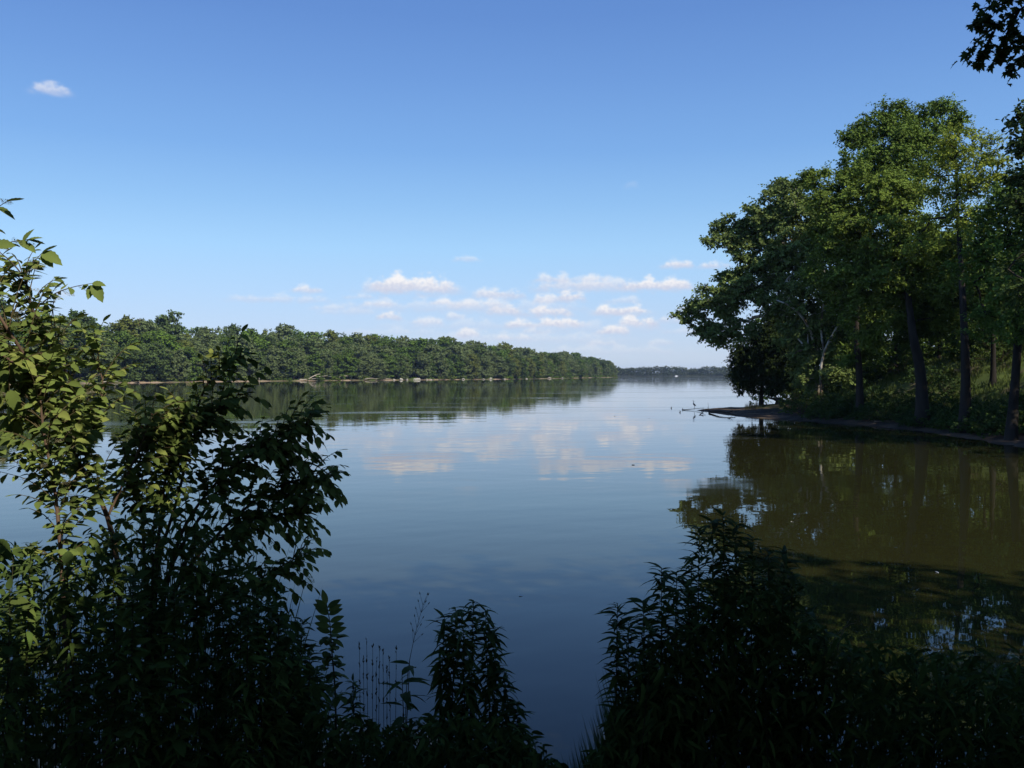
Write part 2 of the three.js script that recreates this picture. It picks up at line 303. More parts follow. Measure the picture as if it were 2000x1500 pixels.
// ---------------------------------------------------------------- trees
function clump(g, q, cx, cy, cz, R, per, L, W, col, flat = 0.7, droop = 0.35, ox = 0, oy = 0.6, oz = 0) {   // ox, oy, oz: which way its leaves look
  const twigs = Math.max(3, Math.round(per / 9)), tone = 0.78 + 0.44 * q();
  for (let t = 0; t < twigs; t++) {
    const a = q() * 6.283, e = Math.asin(q() * 1.7 - 0.7 > 1 ? 1 : clamp(q() * 1.8 - 0.8, -1, 1)), ux = Math.cos(e) * Math.cos(a), uy = Math.sin(e) * flat, uz = Math.cos(e) * Math.sin(a), len = R * (0.55 + 0.6 * q());
    const m = Math.round(per / twigs);
    for (let k = 0; k < m; k++) {
      const s = len * (0.15 + 0.9 * (k + q()) / m), j = R * 0.16;
      let dx = ux * 0.5 + (q() - 0.5) * 1.5, dy = uy * 0.5 + (q() - 0.5) * 1.1 - droop, dz = uz * 0.5 + (q() - 0.5) * 1.5, l = Math.hypot(dx, dy, dz); dx /= l; dy /= l; dz /= l;
      const nx = (q() - 0.5) * 1.3 + ux * 0.4 + ox, ny = 0.3 + (q() - 0.5) * 0.9 + uy * 0.4 + oy, nz = (q() - 0.5) * 1.3 + uz * 0.4 + oz, sz = 0.7 + 0.6 * q();
      g.leaf(cx + ux * s + (q() - 0.5) * j, cy + uy * s - 0.12 * s * s / R + (q() - 0.5) * j, cz + uz * s + (q() - 0.5) * j, dx, dy, dz, nx, ny, nz, L * sz, W * sz, col, tone * (0.8 + 0.4 * q()));
    }
  }
}
// lobes: [centre, radius (x, y, z), clumps]; the limbs are grown from the trunk to every clump
function growTree({ base, trunk, r0, lobes, R = 0.8, per = 80, L = 0.16, W = 0.11, col = [0.06, 0.09, 0.022], bark = [0.04, 0.032, 0.025], barkAt, seed = 1, flat = 0.7, droop = 0.35, hang = 0, limb = 0.016, sides = 7, limbs = true }) {
  const q = rng(seed * 7919 + 13), crown = new GB(base), wood = new GB(base), tp = curve(trunk, 14);
  const nodes = tp.map((p, k) => ({ p, parent: k - 1, n: 0, trunk: true })), H = trunk.at(-1).y - base.y;
  const clumps = [];
  for (const [c, r, n] of lobes) for (let k = 0; k < n; k++) {
    const a = q() * 6.283, z = q() * 2 - 1, s = Math.pow(0.08 + 0.92 * q(), 0.42), h = Math.sqrt(1 - z * z);
    const p = V(c.x + r[0] * s * h * Math.cos(a), c.y + r[1] * s * z, c.z + r[2] * s * h * Math.sin(a)); p.out = [0.8 * s * h * Math.cos(a), 0.25 + 0.6 * s * z, 0.8 * s * h * Math.sin(a)]; clumps.push(p);
  }
  const ax = trunk.at(-1);
  clumps.sort((a, b) => a.distanceTo(ax) - b.distanceTo(ax));
  const chains = [];
  for (const c of clumps) {
    let best = 0, bd = 1e9;
    for (let k = 3; k < nodes.length; k++) { const n = nodes[k], d = n.p.distanceTo(c) + Math.max(0, n.p.y - c.y) * 0.8 + (n.trunk ? 0 : 0.1); if (d < bd) { bd = d; best = k; } }
    const A = nodes[best].p, d = A.distanceTo(c), steps = clamp(Math.round(d / 0.9), 2, 8), sag = 0.12 * d * (q() - 0.2), jx = (q() - 0.5) * 0.25 * d, jz = (q() - 0.5) * 0.25 * d;
    let prev = best; const chain = [best];
    for (let k = 1; k <= steps; k++) {
      const t = k / steps, w = Math.sin(Math.PI * t);
      nodes.push({ p: V(lerp(A.x, c.x, t) + jx * w, lerp(A.y, c.y, t) + sag * w, lerp(A.z, c.z, t) + jz * w), parent: prev, n: 0 });
      prev = nodes.length - 1; chain.push(prev);
    }
    for (let k = prev; k >= 0; k = nodes[k].parent) nodes[k].n++;
    chains.push(chain);
    clump(crown, q, c.x, c.y, c.z, R * (0.75 + 0.5 * q()), Math.round(per * (0.7 + 0.6 * q())), L, W, col, flat, droop, ...c.out);
    if (hang) for (let k = 0; k < hang; k++) clump(crown, q, c.x + (q() - 0.5) * R, c.y - R * (0.8 + 1.1 * k), c.z + (q() - 0.5) * R, R * 0.55, per * 0.35, L, W, col, 1, 0.8);
  }
  const colour = barkAt || (() => { const k = 0.7 + 0.6 * q(); return [bark[0] * k, bark[1] * k, bark[2] * k]; });
  wood.tube(tp, tp.map((p, k) => r0 * (0.45 * Math.exp(-k * 1.6) + 0.8 - 0.6 * k / (tp.length - 1))), sides + 3, (k, s) => colour(tp[k], s));
  if (limbs) for (const ch of chains) {
    const pts = ch.map(k => nodes[k].p), rs = ch.map((k, j) => Math.min(r0 * 0.62, limb * Math.sqrt(Math.max(1, nodes[j ? k : ch[1]].n)) * (j === ch.length - 1 ? 0.5 : 1) + 0.006));
    wood.tube(pts, rs, sides - 2, (k, s) => colour(pts[k], s));
  }
  return { crown: crown.build(), wood: wood.build(true) };
}
function tree(name, label, spec, category = 'tree', group) {
  const o = thing(name, label, category, spec.base, group), t = growTree(spec);
  mesh('trunk', t.wood, M.bark, o); mesh('crown', t.crown, spec.mat || M.crown, o);
  return o;
}
// --- the wood on the far left bank: nine grown shapes, copied
const leftKinds = [
  ['dark green', [0.085, 0.135, 0.028]], ['mid green', [0.115, 0.178, 0.034]], ['grey green', [0.155, 0.195, 0.072]], ['olive', [0.165, 0.19, 0.044]], ['fresh green', [0.135, 0.215, 0.034]], ['dusky green', [0.105, 0.15, 0.044]],
];
{
  const q = rng(31), shapes = [];
  for (let s = 0; s < 8; s++) {
    const H = 1, lobes = [], n = 13 + Math.floor(q() * 5), tall = s % 4;
    for (let k = 0; k < n; k++) {
      const a = k / n * 6.283 + q(), ring = (k % 3 === 2 ? 0.12 : 0.24) * (0.8 + 0.4 * q()) * (tall === 1 ? 0.75 : 1), y = k % 3 === 0 ? 6 + 5.5 * q() : k % 3 === 1 ? 11 + 5.5 * q() : 16 + 6 * q();
      const r = k % 3 === 2 ? 2.1 + 1.1 * q() : 2.4 + 1.5 * q();
      lobes.push([V(Math.cos(a) * ring * 22, y, Math.sin(a) * ring * 22), [r, r * (0.75 + 0.3 * q()), r], Math.round(r * 4.2)]);
    }
    lobes.push([V(0, 14, 0), [4, 5, 4], 16]);
    for (let k = 0; k < 4; k++) lobes.push([V((q() - 0.5) * 9, 3.5 + 2 * q(), (q() - 0.5) * 9), [3, 2, 3], 9]);
    shapes.push(growTree({ base: V(0, 0, 0), trunk: [V(0, -1, 0), V(0.3 * (q() - 0.5), 6, 0), V(q() - 0.5, 13, q() - 0.5), V(0, 19, 0)], r0: 0.35, lobes, R: 1.55, per: 46, L: 0.8, W: 0.68, col: [1, 1, 1], seed: 100 + s, limb: 0.03, sides: 5 }));
  }
  const tint = leftKinds.map(([, c]) => { const m = leafMat(0.22, 1); m.color.setRGB(...c); return m; });
  const warm = leafMat(0.22, 1); warm.color.setRGB(0.2, 0.15, 0.045);
  const bright = leafMat(0.22, 1); bright.color.setRGB(0.15, 0.2, 0.035);
  const barkM = M.bark;
  let proto = null, count = 0;
  const place = (t, o, scale, shape, mat, label, group, squash = 1) => {
    const p = leftAt(t, o); p.y = leftHeight(o, t) - 0.3;
    const g = proto ? proto.clone() : new THREE.Group(); 
    if (!proto) { mesh('trunk', shapes[0].wood, barkM, g); mesh('crown', shapes[0].crown, tint[0], g); proto = g; }
    g.children[0].geometry = shapes[shape].wood; g.children[1].geometry = shapes[shape].crown; g.children[1].material = mat;
    g.name = numbered('woodland_tree'); g.position.copy(p); g.rotation.y = q() * 6.283; g.scale.set(scale * squash, scale, scale * squash); scene.add(g);
    g.userData = {}; tag(g, label, 'tree', group); count++;
    return g;
  };
  const len = leftCurve.getLength();
  // trees of the front that the photograph lets one pick out: pixel column of the foot, metres inland, size, shape, colour, label
  const tAtPx = px => { let best = 0, bd = 1e9; for (let k = 0; k <= 900; k++) { const p = leftCurve.getPointAt(k / 900), x = 1000 + p.x / -p.z * F; if (k / 900 < 0.93 && Math.abs(x - px) < bd) { bd = Math.abs(x - px); best = k / 900; } } return best; };
  const special = [
    [232, 6, 0.6, 2, bright, 'small bright yellow green tree at the left waterline beside a sandy strip', 0.95],
    [545, 22, 1.28, 4, tint[4], 'broad fresh green tree standing taller than its neighbours behind the fallen log', 1.05],
    [350, 60, 1.22, 0, tint[0], 'rounded dark green tree on the wood skyline above the sandy strip', 1],
    [478, 75, 1.05, 3, warm, 'yellow brown topped tree on the skyline of the far left wood', 0.8],
    [268, 80, 1.2, 5, tint[5], 'dusky tree whose crown bumps above the skyline on the far left', 0.9],
    [812, 14, 1.05, 1, tint[4], 'fresh green tree above the grassy shore with pale stones', 1],
    [1196, 5, 1.1, 6, tint[3], 'last tree on the point where the left wood ends', 1],
    [730, 8, 0.9, 6, tint[2], 'grey green tree behind the driftwood on the left shore', 1.05],
  ];
  const taken = special.map(([px, o, sc, sh, mat, label, sq]) => { const t = tAtPx(px); place(t, o, sc, sh, mat, label, null, sq); return [t, o]; });
  const rows = [[5, 0.8, 9], [15, 1.02, 11.5], [30, 1.12, 13], [50, 1.15, 14.5], [78, 1.18, 17]];
  for (const [o, sc, gap] of rows) {
    let s = len * 0.13 + q() * 6;
    while (s < len * 0.965) {
      const t = s / len, far = 1 + 0.9 * sstep(0.35, 0.85, t), oo = o + (q() - 0.5) * 5 * (o > 8 ? 1.6 : 0.7);
      s += gap * far * (0.75 + 0.5 * q());
      if (t < 0.13 || t > 0.965 || count >= 292) continue;
      if (o > 40 && t > 0.72) continue;
      if (taken.some(([a, b]) => Math.abs(a - t) * len < 6 && Math.abs(b - oo) < 9)) continue;
      const kind = Math.floor(q() * 6), k2 = q() < 0.35 ? 2 : kind, row = o < 10 ? 'at the water edge' : o < 40 ? 'in the middle rows' : 'on the skyline', pz = leftAt(t, 0), col = 1000 + pz.x / -pz.z * F, zone = col < 330 ? 'above the sandy strip' : col < 620 ? 'left of the fallen log' : col < 800 ? 'above the driftwood' : col < 900 ? 'over the pale stones' : col < 1000 ? 'right of the pale stones' : col < 1100 ? 'short of the point' : 'at the point';
      place(t, oo, sc * (0.76 + 0.36 * q() + (q() < 0.1 ? 0.16 : 0)) * (1 - 0.12 * sstep(0.45, 0.8, t)), Math.floor(q() * 8), tint[k2], `${leftKinds[k2][0]} tree ${row} of the left wood ${zone}`, `${leftKinds[k2][0]} trees ${row} of the left wood ${zone}`, 0.82 + 0.5 * q());
    }
  }
  console.log('left trees', count);
  // low shrubs along the left waterline
  const bushShape = [0, 1, 2].map(s => { const g = new GB(), qq = rng(400 + s); for (let k = 0; k < 26; k++) { const a = qq() * 6.283, r = 2.2 * Math.sqrt(qq()); clump(g, qq, Math.cos(a) * r, 0.4 + 1.9 * qq() * (1 - r / 3.2), Math.sin(a) * r, 0.9, 26, 0.55, 0.4, [1, 1, 1]); } return g.build(); });
  let first = null;
  for (let k = 0; k < 90; k++) {
    const t = 0.14 + 0.8 * (k + q()) / 90, o = 2 + 5 * q(), p = leftAt(t, o); p.y = leftHeight(o, t);
    const fresh = q() < 0.4, b = new THREE.Mesh(bushShape[k % 3], fresh ? bright : tint[4]); b.castShadow = b.receiveShadow = true;
    b.name = numbered('shore_bush'); b.position.copy(p); b.rotation.y = q() * 6; const sc = 0.6 + 0.8 * q(); b.scale.set(sc * 1.3, sc, sc * 1.3); scene.add(b);
    tag(b, fresh ? 'bright green bush at the foot of the far left wood' : 'green bush at the foot of the far left wood', 'bush', fresh ? 'bright bushes along the far left waterline' : 'green bushes along the far left waterline');
  }
  // grass fringe
  const gg = new GB();
  for (let k = 0; k < 9000; k++) {
    const t = 0.13 + 0.8 * q(), o = 1.2 + 8 * q(), p = leftAt(t, o); if (n2(t * 60, 4) < -0.15) continue;
    gg.leaf(p.x, leftHeight(o, t) - 0.1, p.z, (q() - 0.5) * 0.6, 0.9, (q() - 0.5) * 0.6, q() - 0.5, 0.2, q() - 0.5, 0.5 + 0.6 * q(), 0.5, [0.09, 0.125, 0.026], 0.7 + 0.5 * q());
  }
  tag(mesh('grass', gg.build(), M.crown), 'fringe of green grass along the far left waterline', 'grass', null, 'stuff');
  // the wood goes on behind the crest: one mass
  const back = new GB();
  for (let k = 0; k < 150; k++) { const t = 0.12 + 0.6 * (k % 75 + q()) / 75, o = 105 + 45 * (k > 74) + 20 * q(), p = leftAt(t, o), y = leftHeight(o, t), c = leftKinds[Math.floor(q() * 6)][1]; for (let j = 0; j < 44; j++) { const a = q() * 6.283, z = q(), r = 6.5 * Math.sqrt(1 - z * z * 0.9); clump(back, q, p.x + Math.cos(a) * r, y + 8 + z * 13, p.z + Math.sin(a) * r, 1.9, 12, 1.5, 1.2, c); } }
  tag(mesh('distant_wood', back.build(), M.crown), 'wood going on over the crest behind the left bank trees', 'woodland', null, 'stuff');
  // pale fallen logs, driftwood, stones and snags on the left shore
  const pale = [0.42, 0.36, 0.28];
  const wood = (name, label, cat, px, o, segs, r, c = pale) => {
    const t = tAtPx(px), b = leftAt(t, o), dir = leftCurve.getTangentAt(t); b.y = leftHeight(o, t);
    const th = thing(name, label, cat, b);
    segs.forEach((pts, k) => { const g = new GB(), P = curve(pts.map(([a, h, z]) => V(dir.x * a - dir.z * (z || 0), h, dir.z * a + dir.x * (z || 0))), 8); g.tube(P, P.map((p, j) => r * (k ? 0.6 : 1) * (1 - 0.6 * j / P.length)), 6, () => { const w = 0.8 + 0.3 * q(); return [c[0] * w, c[1] * w, c[2] * w]; }); mesh(k ? 'branch' : 'trunk', g.build(true), M.bark, th); });
  };
  wood('fallen_log', 'pale fallen tree with a raised limb lying on the left shore', 'log', 592, 1.5, [[[-1, 0.7], [6, 0.8], [10, 2.2], [15, 3.8], [18, 4]], [[12, 3], [17, 2.4], [23, 2.9], [28, 2.2]], [[7, 0.9], [14, 1.2], [22, 1.4]]], 0.38);
  wood('fallen_log', 'straight pale log with one broken leg on the grassy left shore', 'log', 668, 2, [[[0, 2.4], [6, 2.7], [11, 2.5]], [[11, 2.5], [10.5, 1.4], [10, 0.2]], [[0, 2.4], [-0.4, 1.2], [-0.5, 0]]], 0.3);
  wood('driftwood', 'tangle of pale driftwood near the middle of the left shore', 'driftwood', 716, 1.5, [[[0, 0.6], [6, 1.2], [11, 0.8]], [[10, 0.5], [15, 1.5], [22, 0.7]], [[12, 0.8], [13, 2.2], [12.5, 3]], [[17, 0.4], [22, 1], [25, 0.5]]], 0.28);
  wood('snag', 'thin pale dead trunk leaning in front of the dark left wood', 'dead tree', 281, 3, [[[0, 6], [1, 9], [2.2, 12.5]], [[0, 0], [-0.2, 3], [0, 6]]], 0.3);
  wood('snag', 'pale upright stump standing at the left waterline', 'dead tree', 507, 0.6, [[[0, -0.3], [0.1, 2], [0, 4]]], 0.25);
  wood('snag', 'slim white dead limb showing in the left wood above the grassy shore', 'dead tree', 838, 6, [[[0, 4], [0.6, 9], [1.6, 14]], [[0.6, 9], [-0.8, 12], [-1.4, 14]]], 0.22);
  wood('snag', 'pale dead trunk between the crowns near the broad fresh green tree', 'dead tree', 436, 5, [[[0, 2], [0.4, 8], [0.2, 12]]], 0.26);
  wood('driftwood', 'short pale log at the far end of the left shore', 'driftwood', 1072, 1, [[[0, 0.5], [7, 0.9], [13, 0.5]], [[5, 0.7], [8, 2]]], 0.35);
  wood('driftwood', 'bleached log on the sand at the left end of the visible shore', 'driftwood', 205, 1.5, [[[0, 0.4], [5, 0.7], [9, 0.5]], [[6, 0.6], [8, 1.6]]], 0.25);
  wood('fallen_log', 'dark fallen trunk reaching into the water right of the pale stones', 'log', 925, 0.5, [[[0, 1.2], [5, 0.7, -2], [10, -0.1, -5]], [[4, 0.8, -1], [6, 2]]], 0.3, [0.14, 0.11, 0.08]);
  const rockGeo = [0, 1, 2].map(s => { const g = new THREE.IcosahedronGeometry(0.5, 2), p = g.attributes.position; for (let k = 0; k < p.count; k++) { const x = p.getX(k), y = p.getY(k), z = p.getZ(k), m = 1 + 0.35 * n3(x * 2 + s * 9, y * 2, z * 2); p.setXYZ(k, x * m * 1.5, y * m * 0.7, z * m); } g.deleteAttribute('uv'); g.computeVertexNormals(); return g; });
  const rockM = new THREE.MeshStandardMaterial({ color: new THREE.Color().setRGB(0.4, 0.37, 0.31), roughness: 0.95 });
  for (const px of [770, 785, 797, 812, 818, 833, 842, 905, 945, 960, 985, 1030, 1075, 1100]) {
    const t = tAtPx(px), p = leftAt(t, 0.2 + q()), m = new THREE.Mesh(rockGeo[px % 3], rockM), s = 1 + 1.3 * q(); m.name = numbered('stone'); m.position.set(p.x, 0.25 * s, p.z); m.scale.setScalar(s); m.rotation.y = q() * 6; m.castShadow = m.receiveShadow = true; scene.add(m);
    tag(m, 'pale stone at the water edge of the left shore', 'stone', 'pale stones along the left waterline');
  }
}
// --- the far shore: reads as one mass
{
  const g = new GB(), q = rng(61);
  for (let k = 0; k < 480; k++) {
    const x = 60 + k % 240 / 240 * 900 + q() * 6, z = -1862 - (k > 239 ? 26 : 0) - 30 * n2(x * 0.003, 0) - 8 * q(), h = 13.5 + 5 * q() + 3 * n2(x * 0.01, 2);
    const c = [[0.07, 0.095, 0.035], [0.095, 0.12, 0.045], [0.11, 0.125, 0.06]][k % 3];
    for (let j = 0; j < 22; j++) { const a = q() * 6.283, u = q(), r = 5.5 * Math.sqrt(1 - u * u * 0.85); clump(g, q, x + Math.cos(a) * r, 2 + u * h, z + Math.sin(a) * r, 2.2, 9, 2, 1.7, c); }
  }
  tag(mesh('distant_wood', g.build(), M.crown), 'blue hazy line of distant trees closing the river', 'woodland', null, 'stuff');
}

// --- trees of the right bank. lobes by picture column, row, depth and radius (rows and columns of the photograph)
const lob = (list, k = 2.6, zr = 1.0, more = 2.1) => list.map(([x, y, d, r]) => { const m = r * 1.06 / F * d; return [at(x, y, d), [m, m * 0.9, m * zr], Math.max(5, Math.round(more * k * m * m + 2))]; });
const ground = (px, d) => { const p = at(px, 731, d); p.y = rightHeight(p.x, p.z); return p; };
function rightTree(name, label, px, d, trunk, o) {
  const base = ground(px, d); base.y -= 0.15;
  return tree(name, label, { base, trunk: [base.clone(), ...trunk.map(([x, y, dd]) => at(x, y, dd || d))], ...o });
}
const paleBark = p => { const n = n3(p.x * 0.9, p.y * 0.6, p.z * 0.9) + 0.5 * n3(p.x * 4, p.y * 3, p.z * 4) + (p.y > 7 ? 0.35 : -0.15); return n > -0.05 ? [0.5, 0.46, 0.38] : n > -0.4 ? [0.26, 0.2, 0.13] : [0.12, 0.09, 0.06]; };
const sycamore = rightTree('sycamore_tree', 'sycamore with white patchy trunks whose long branches reach left over the water', 1598, 88, [[1596, 700, 88], [1588, 620, 88], [1570, 540, 89], [1545, 450, 90]], {
  r0: 0.27, seed: 1, barkAt: paleBark, col: [0.165, 0.215, 0.062], L: 0.24, W: 0.22, R: 0.96, per: 113, limb: 0.022,
  lobes: lob([[1395, 470, 92, 14], [1425, 452, 92, 32], [1455, 478, 92, 34], [1490, 430, 91, 42], [1530, 385, 90, 46], [1565, 420, 89, 60], [1500, 500, 90, 52], [1560, 500, 88, 60], [1590, 570, 86, 55], [1600, 640, 87, 40], [1555, 650, 88, 36], [1575, 700, 86, 28], [1625, 690, 85, 26], [1570, 740, 86, 26], [1630, 735, 84, 22], [1470, 550, 91, 38], [1520, 580, 89, 48], [1335, 618, 93, 15], [1362, 600, 93, 22], [1390, 580, 92, 28], [1415, 600, 92, 26], [1375, 640, 93, 22], [1402, 655, 92, 24], [1435, 575, 91, 28], [1445, 640, 91, 28], [1425, 540, 92, 24]], 4.2) });
{ // pale limbs of the sycamore in front of its crown
  const b = sycamore.position;
  for (const [l, r] of [[[[1592, 690, 86.5], [1584, 650, 86], [1562, 614, 85.5], [1540, 596, 85.5], [1516, 586, 86]], 0.15], [[[1596, 775, 86], [1588, 720, 85.5], [1578, 670, 86], [1582, 620, 87]], 0.12], [[[1606, 770, 85], [1610, 700, 85], [1604, 640, 85.5], [1612, 560, 86], [1606, 490, 87]], 0.13]]) {
    const P = curve(l.map(a => at(...a)), 22), g = new GB(b); g.tube(P, P.map((p, k) => r * (1 - 0.55 * k / 22)), 7, k => paleBark(P[k])); mesh('branch', g.build(true), M.bark, sycamore); }
}
rightTree('pale_trunk_tree', 'slender tree with white limbs forking right from behind the sycamore', 1606, 84, [[1606, 700, 84], [1640, 630, 84], [1668, 585, 84], [1690, 540, 84]], {
  r0: 0.18, seed: 2, barkAt: paleBark, col: [0.075, 0.11, 0.025], L: 0.21, W: 0.16, R: 0.90, per: 108,
  lobes: lob([[1690, 560, 83, 45], [1660, 610, 83, 36], [1640, 570, 84, 40], [1720, 600, 82, 40], [1665, 660, 83, 34], [1640, 640, 85, 34]], 2.6) });
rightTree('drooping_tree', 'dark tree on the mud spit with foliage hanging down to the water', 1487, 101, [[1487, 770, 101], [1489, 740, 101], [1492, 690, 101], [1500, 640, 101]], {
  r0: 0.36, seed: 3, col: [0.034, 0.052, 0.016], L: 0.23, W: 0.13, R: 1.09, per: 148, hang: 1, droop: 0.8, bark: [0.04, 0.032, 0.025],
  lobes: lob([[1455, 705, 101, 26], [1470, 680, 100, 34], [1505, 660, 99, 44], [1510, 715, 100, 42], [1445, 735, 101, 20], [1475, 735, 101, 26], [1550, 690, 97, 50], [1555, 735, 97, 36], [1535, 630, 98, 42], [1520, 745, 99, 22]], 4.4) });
rightTree('maple_tree', 'tallest green tree of the right bank with its top above all others', 1680, 76, [[1678, 720, 76], [1672, 640, 76], [1690, 500, 76], [1720, 380, 77], [1745, 270, 77]], {
  r0: 0.4, seed: 4, col: [0.125, 0.185, 0.036], L: 0.22, W: 0.16, R: 1.02, per: 148,
  lobes: lob([[1742, 222, 77, 32], [1700, 250, 77, 36], [1670, 270, 76, 26], [1745, 280, 76, 56], [1690, 320, 75, 46], [1790, 245, 77, 40], [1840, 228, 78, 34], [1870, 245, 78, 20], [1815, 290, 77, 46], [1665, 340, 75, 24], [1750, 340, 76, 60], [1660, 560, 77, 44], [1710, 500, 78, 50], [1690, 620, 78, 40], [1660, 690, 77, 28], [1705, 680, 77, 28], [1650, 450, 77, 50]], 3.2) });
rightTree('oak_tree', 'broad round crowned tree in the middle of the right bank over a thick leaning trunk', 1803, 66, [[1797, 720, 66], [1784, 660, 66], [1776, 600, 67], [1760, 500, 68], [1730, 420, 69]], {
  r0: 0.55, seed: 5, col: [0.145, 0.2, 0.036], L: 0.21, W: 0.15, R: 1.02, per: 163, bark: [0.035, 0.03, 0.024],
  lobes: lob([[1600, 350, 72, 26], [1580, 345, 72, 14], [1625, 385, 71, 48], [1690, 375, 70, 58], [1750, 380, 70, 56], [1640, 450, 70, 62], [1710, 460, 69, 72], [1775, 450, 69, 60], [1660, 520, 70, 56], [1730, 540, 68, 56], [1790, 540, 68, 46], [1620, 530, 71, 44], [1665, 590, 70, 40], [1735, 610, 69, 40], [1845, 560, 66, 44], [1830, 480, 66, 44], [1700, 650, 72, 30], [1850, 630, 68, 30]], 3.2) });
rightTree('locust_tree', 'airy yellow green tree with a dark forked trunk against the sky', 1885, 60, [[1886, 720, 60], [1883, 640, 60], [1878, 540, 61], [1872, 440, 62], [1868, 360, 62]], {
  r0: 0.42, seed: 6, col: [0.24, 0.285, 0.042], L: 0.18, W: 0.11, R: 0.96, per: 108, bark: [0.035, 0.03, 0.025], limb: 0.02,
  lobes: lob([[1850, 290, 62, 40], [1890, 275, 62, 36], [1930, 295, 61, 34], [1870, 340, 61, 56], [1920, 350, 60, 44], [1835, 350, 63, 40], [1840, 420, 62, 42], [1905, 430, 60, 40], [1810, 480, 63, 34], [1960, 330, 59, 26]], 2.5) });
rightTree('elm_tree', 'dark green tree with slanting black limbs near the right edge', 1975, 53, [[1990, 640, 53], [1995, 560, 53], [1975, 470, 54], [1960, 410, 54]], {
  r0: 0.32, seed: 7, col: [0.115, 0.185, 0.034], L: 0.19, W: 0.14, R: 0.96, per: 113, bark: [0.03, 0.026, 0.022],
  lobes: lob([[1950, 400, 54, 44], [1990, 380, 53, 40], [2030, 420, 52, 50], [1935, 470, 54, 40], [1990, 490, 53, 44], [1960, 550, 53, 44], [1905, 520, 56, 36], [2040, 520, 52, 60], [2010, 600, 52, 50], [1930, 625, 56, 40], [1975, 640, 53, 36], [2005, 560, 51, 44]], 2.8) });
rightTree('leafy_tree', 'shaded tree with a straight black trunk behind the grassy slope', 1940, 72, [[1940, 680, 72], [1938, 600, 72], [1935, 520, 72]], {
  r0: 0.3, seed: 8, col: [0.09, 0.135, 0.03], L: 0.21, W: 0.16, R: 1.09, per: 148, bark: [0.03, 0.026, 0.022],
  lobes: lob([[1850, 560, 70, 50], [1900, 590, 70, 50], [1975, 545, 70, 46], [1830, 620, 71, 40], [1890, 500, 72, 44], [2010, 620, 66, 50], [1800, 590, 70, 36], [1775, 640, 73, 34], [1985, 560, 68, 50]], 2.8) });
for (const [px, d, h, label] of [[1640, 118, 17, 'bright backlit tree seen low between the sycamore and the dark trunk'], [1715, 112, 18, 'dense tree filling the gap behind the thick leaning trunk'], [1790, 106, 18, 'green tree behind the slope right of the leaning trunk'], [1880, 100, 17, 'green tree behind the lit grassy slope'], [1970, 94, 17, 'back tree at the right edge behind the slope'], [1565, 126, 16, 'tree at the back of the spit behind the drooping foliage'], [1605, 105, 14, 'low crowned tree just behind the white sycamore trunks'], [1675, 98, 15, 'low crowned tree between the pale limbs and the leaning trunk'], [1750, 92, 14, 'low tree behind the thick leaning trunk'], [1835, 90, 13, 'low tree at the left end of the lit slope'], [1925, 84, 14, 'low tree at the top of the lit slope'], [1990, 78, 14, 'low tree on the slope at the right edge'], [1690, 130, 20, 'far tree in the gap right of the sycamore'], [1780, 125, 20, 'far tree in the gap left of the forked trunk'], [1870, 120, 20, 'far tree seen under the yellow green crown'], [1960, 110, 19, 'far tree in the gap at the right edge'], [1590, 146, 17, 'leftmost of the deepest trees behind the spit'], [1640, 146, 17, 'deep background tree right of the sycamore trunks'], [1720, 144, 17, 'deep background tree left of the leaning trunk'], [1810, 142, 17, 'deep background tree right of the leaning trunk'], [1900, 136, 17, 'deep background tree over the lit slope'], [1990, 126, 17, 'deep background tree at the right edge']]) {
  const base = ground(px, d), q = rng(px), lobes = [];
  for (let k = 0; k < 9; k++) lobes.push([V(base.x + (q() - 0.5) * (d > 125 ? 11 : 8), base.y + 0.9 + (h - 3.5) * (k + 0.5) / 9, base.z + (q() - 0.5) * 5), [3.2, 2.4, 3], 17]);
  tree('bank_tree', label, { base, trunk: [base.clone(), V(base.x, base.y + h * 0.4, base.z), V(base.x + 0.4, base.y + h * 0.75, base.z)], r0: 0.25, lobes, seed: px, col: [0.09, 0.14, 0.03], L: 0.3, W: 0.22, R: 1.0, per: 44 });
}
// trees outside the right edge that shade the bank and reach into the picture
for (const [x, z, h, seed, label] of [[30.4, -46.5, 21.5, 71, 'tall tree just outside the right edge whose pale crown tip shows'], [42, -40, 22, 72, 'tree outside the right edge above the shaded bank'], [40, -57, 24, 73, 'tree right of the picture above the muddy shore'], [57, -45, 24, 74, 'tree farther right up the shaded slope'], [36.5, -57, 23, 77, 'tree whose dark trunk is just hidden by the right edge'], [41.5, -49, 22, 78, 'tree right of the picture behind the shore trees'], [38, -34, 20, 76, 'tree on the nearest right shore outside the picture']]) {
  const base = V(x, rightHeight(x, z), z), q = rng(seed), lobes = [];
  for (let k = 0; k < 12; k++) { const a = k * 2.4, r = 3.6 * q() + 1; lobes.push([V(x + 1 + Math.cos(a) * r, base.y + 3 + (h - 6) * (k + 0.5) / 12, z + Math.sin(a) * r), [3.2, 2.5, 3.2], 22]); }
  if (seed === 71) lobes.push([at(1996, 232, 46.5), [0.6, 0.5, 0.6], 6], [at(2004, 285, 46.5), [0.7, 0.7, 0.7], 7], [at(2003, 345, 46.5), [0.7, 0.6, 0.7], 7], [at(2000, 405, 46.5), [0.8, 0.7, 0.7], 8]);
  tree('bank_tree', label, { base, trunk: [base.clone(), V(x, base.y + h * 0.5, z), V(x + 0.5, base.y + h * 0.8, z)], r0: 0.4, lobes, seed, col: [0.06, 0.09, 0.024], L: 0.26, W: 0.2, R: 1.0, per: 60 });
}
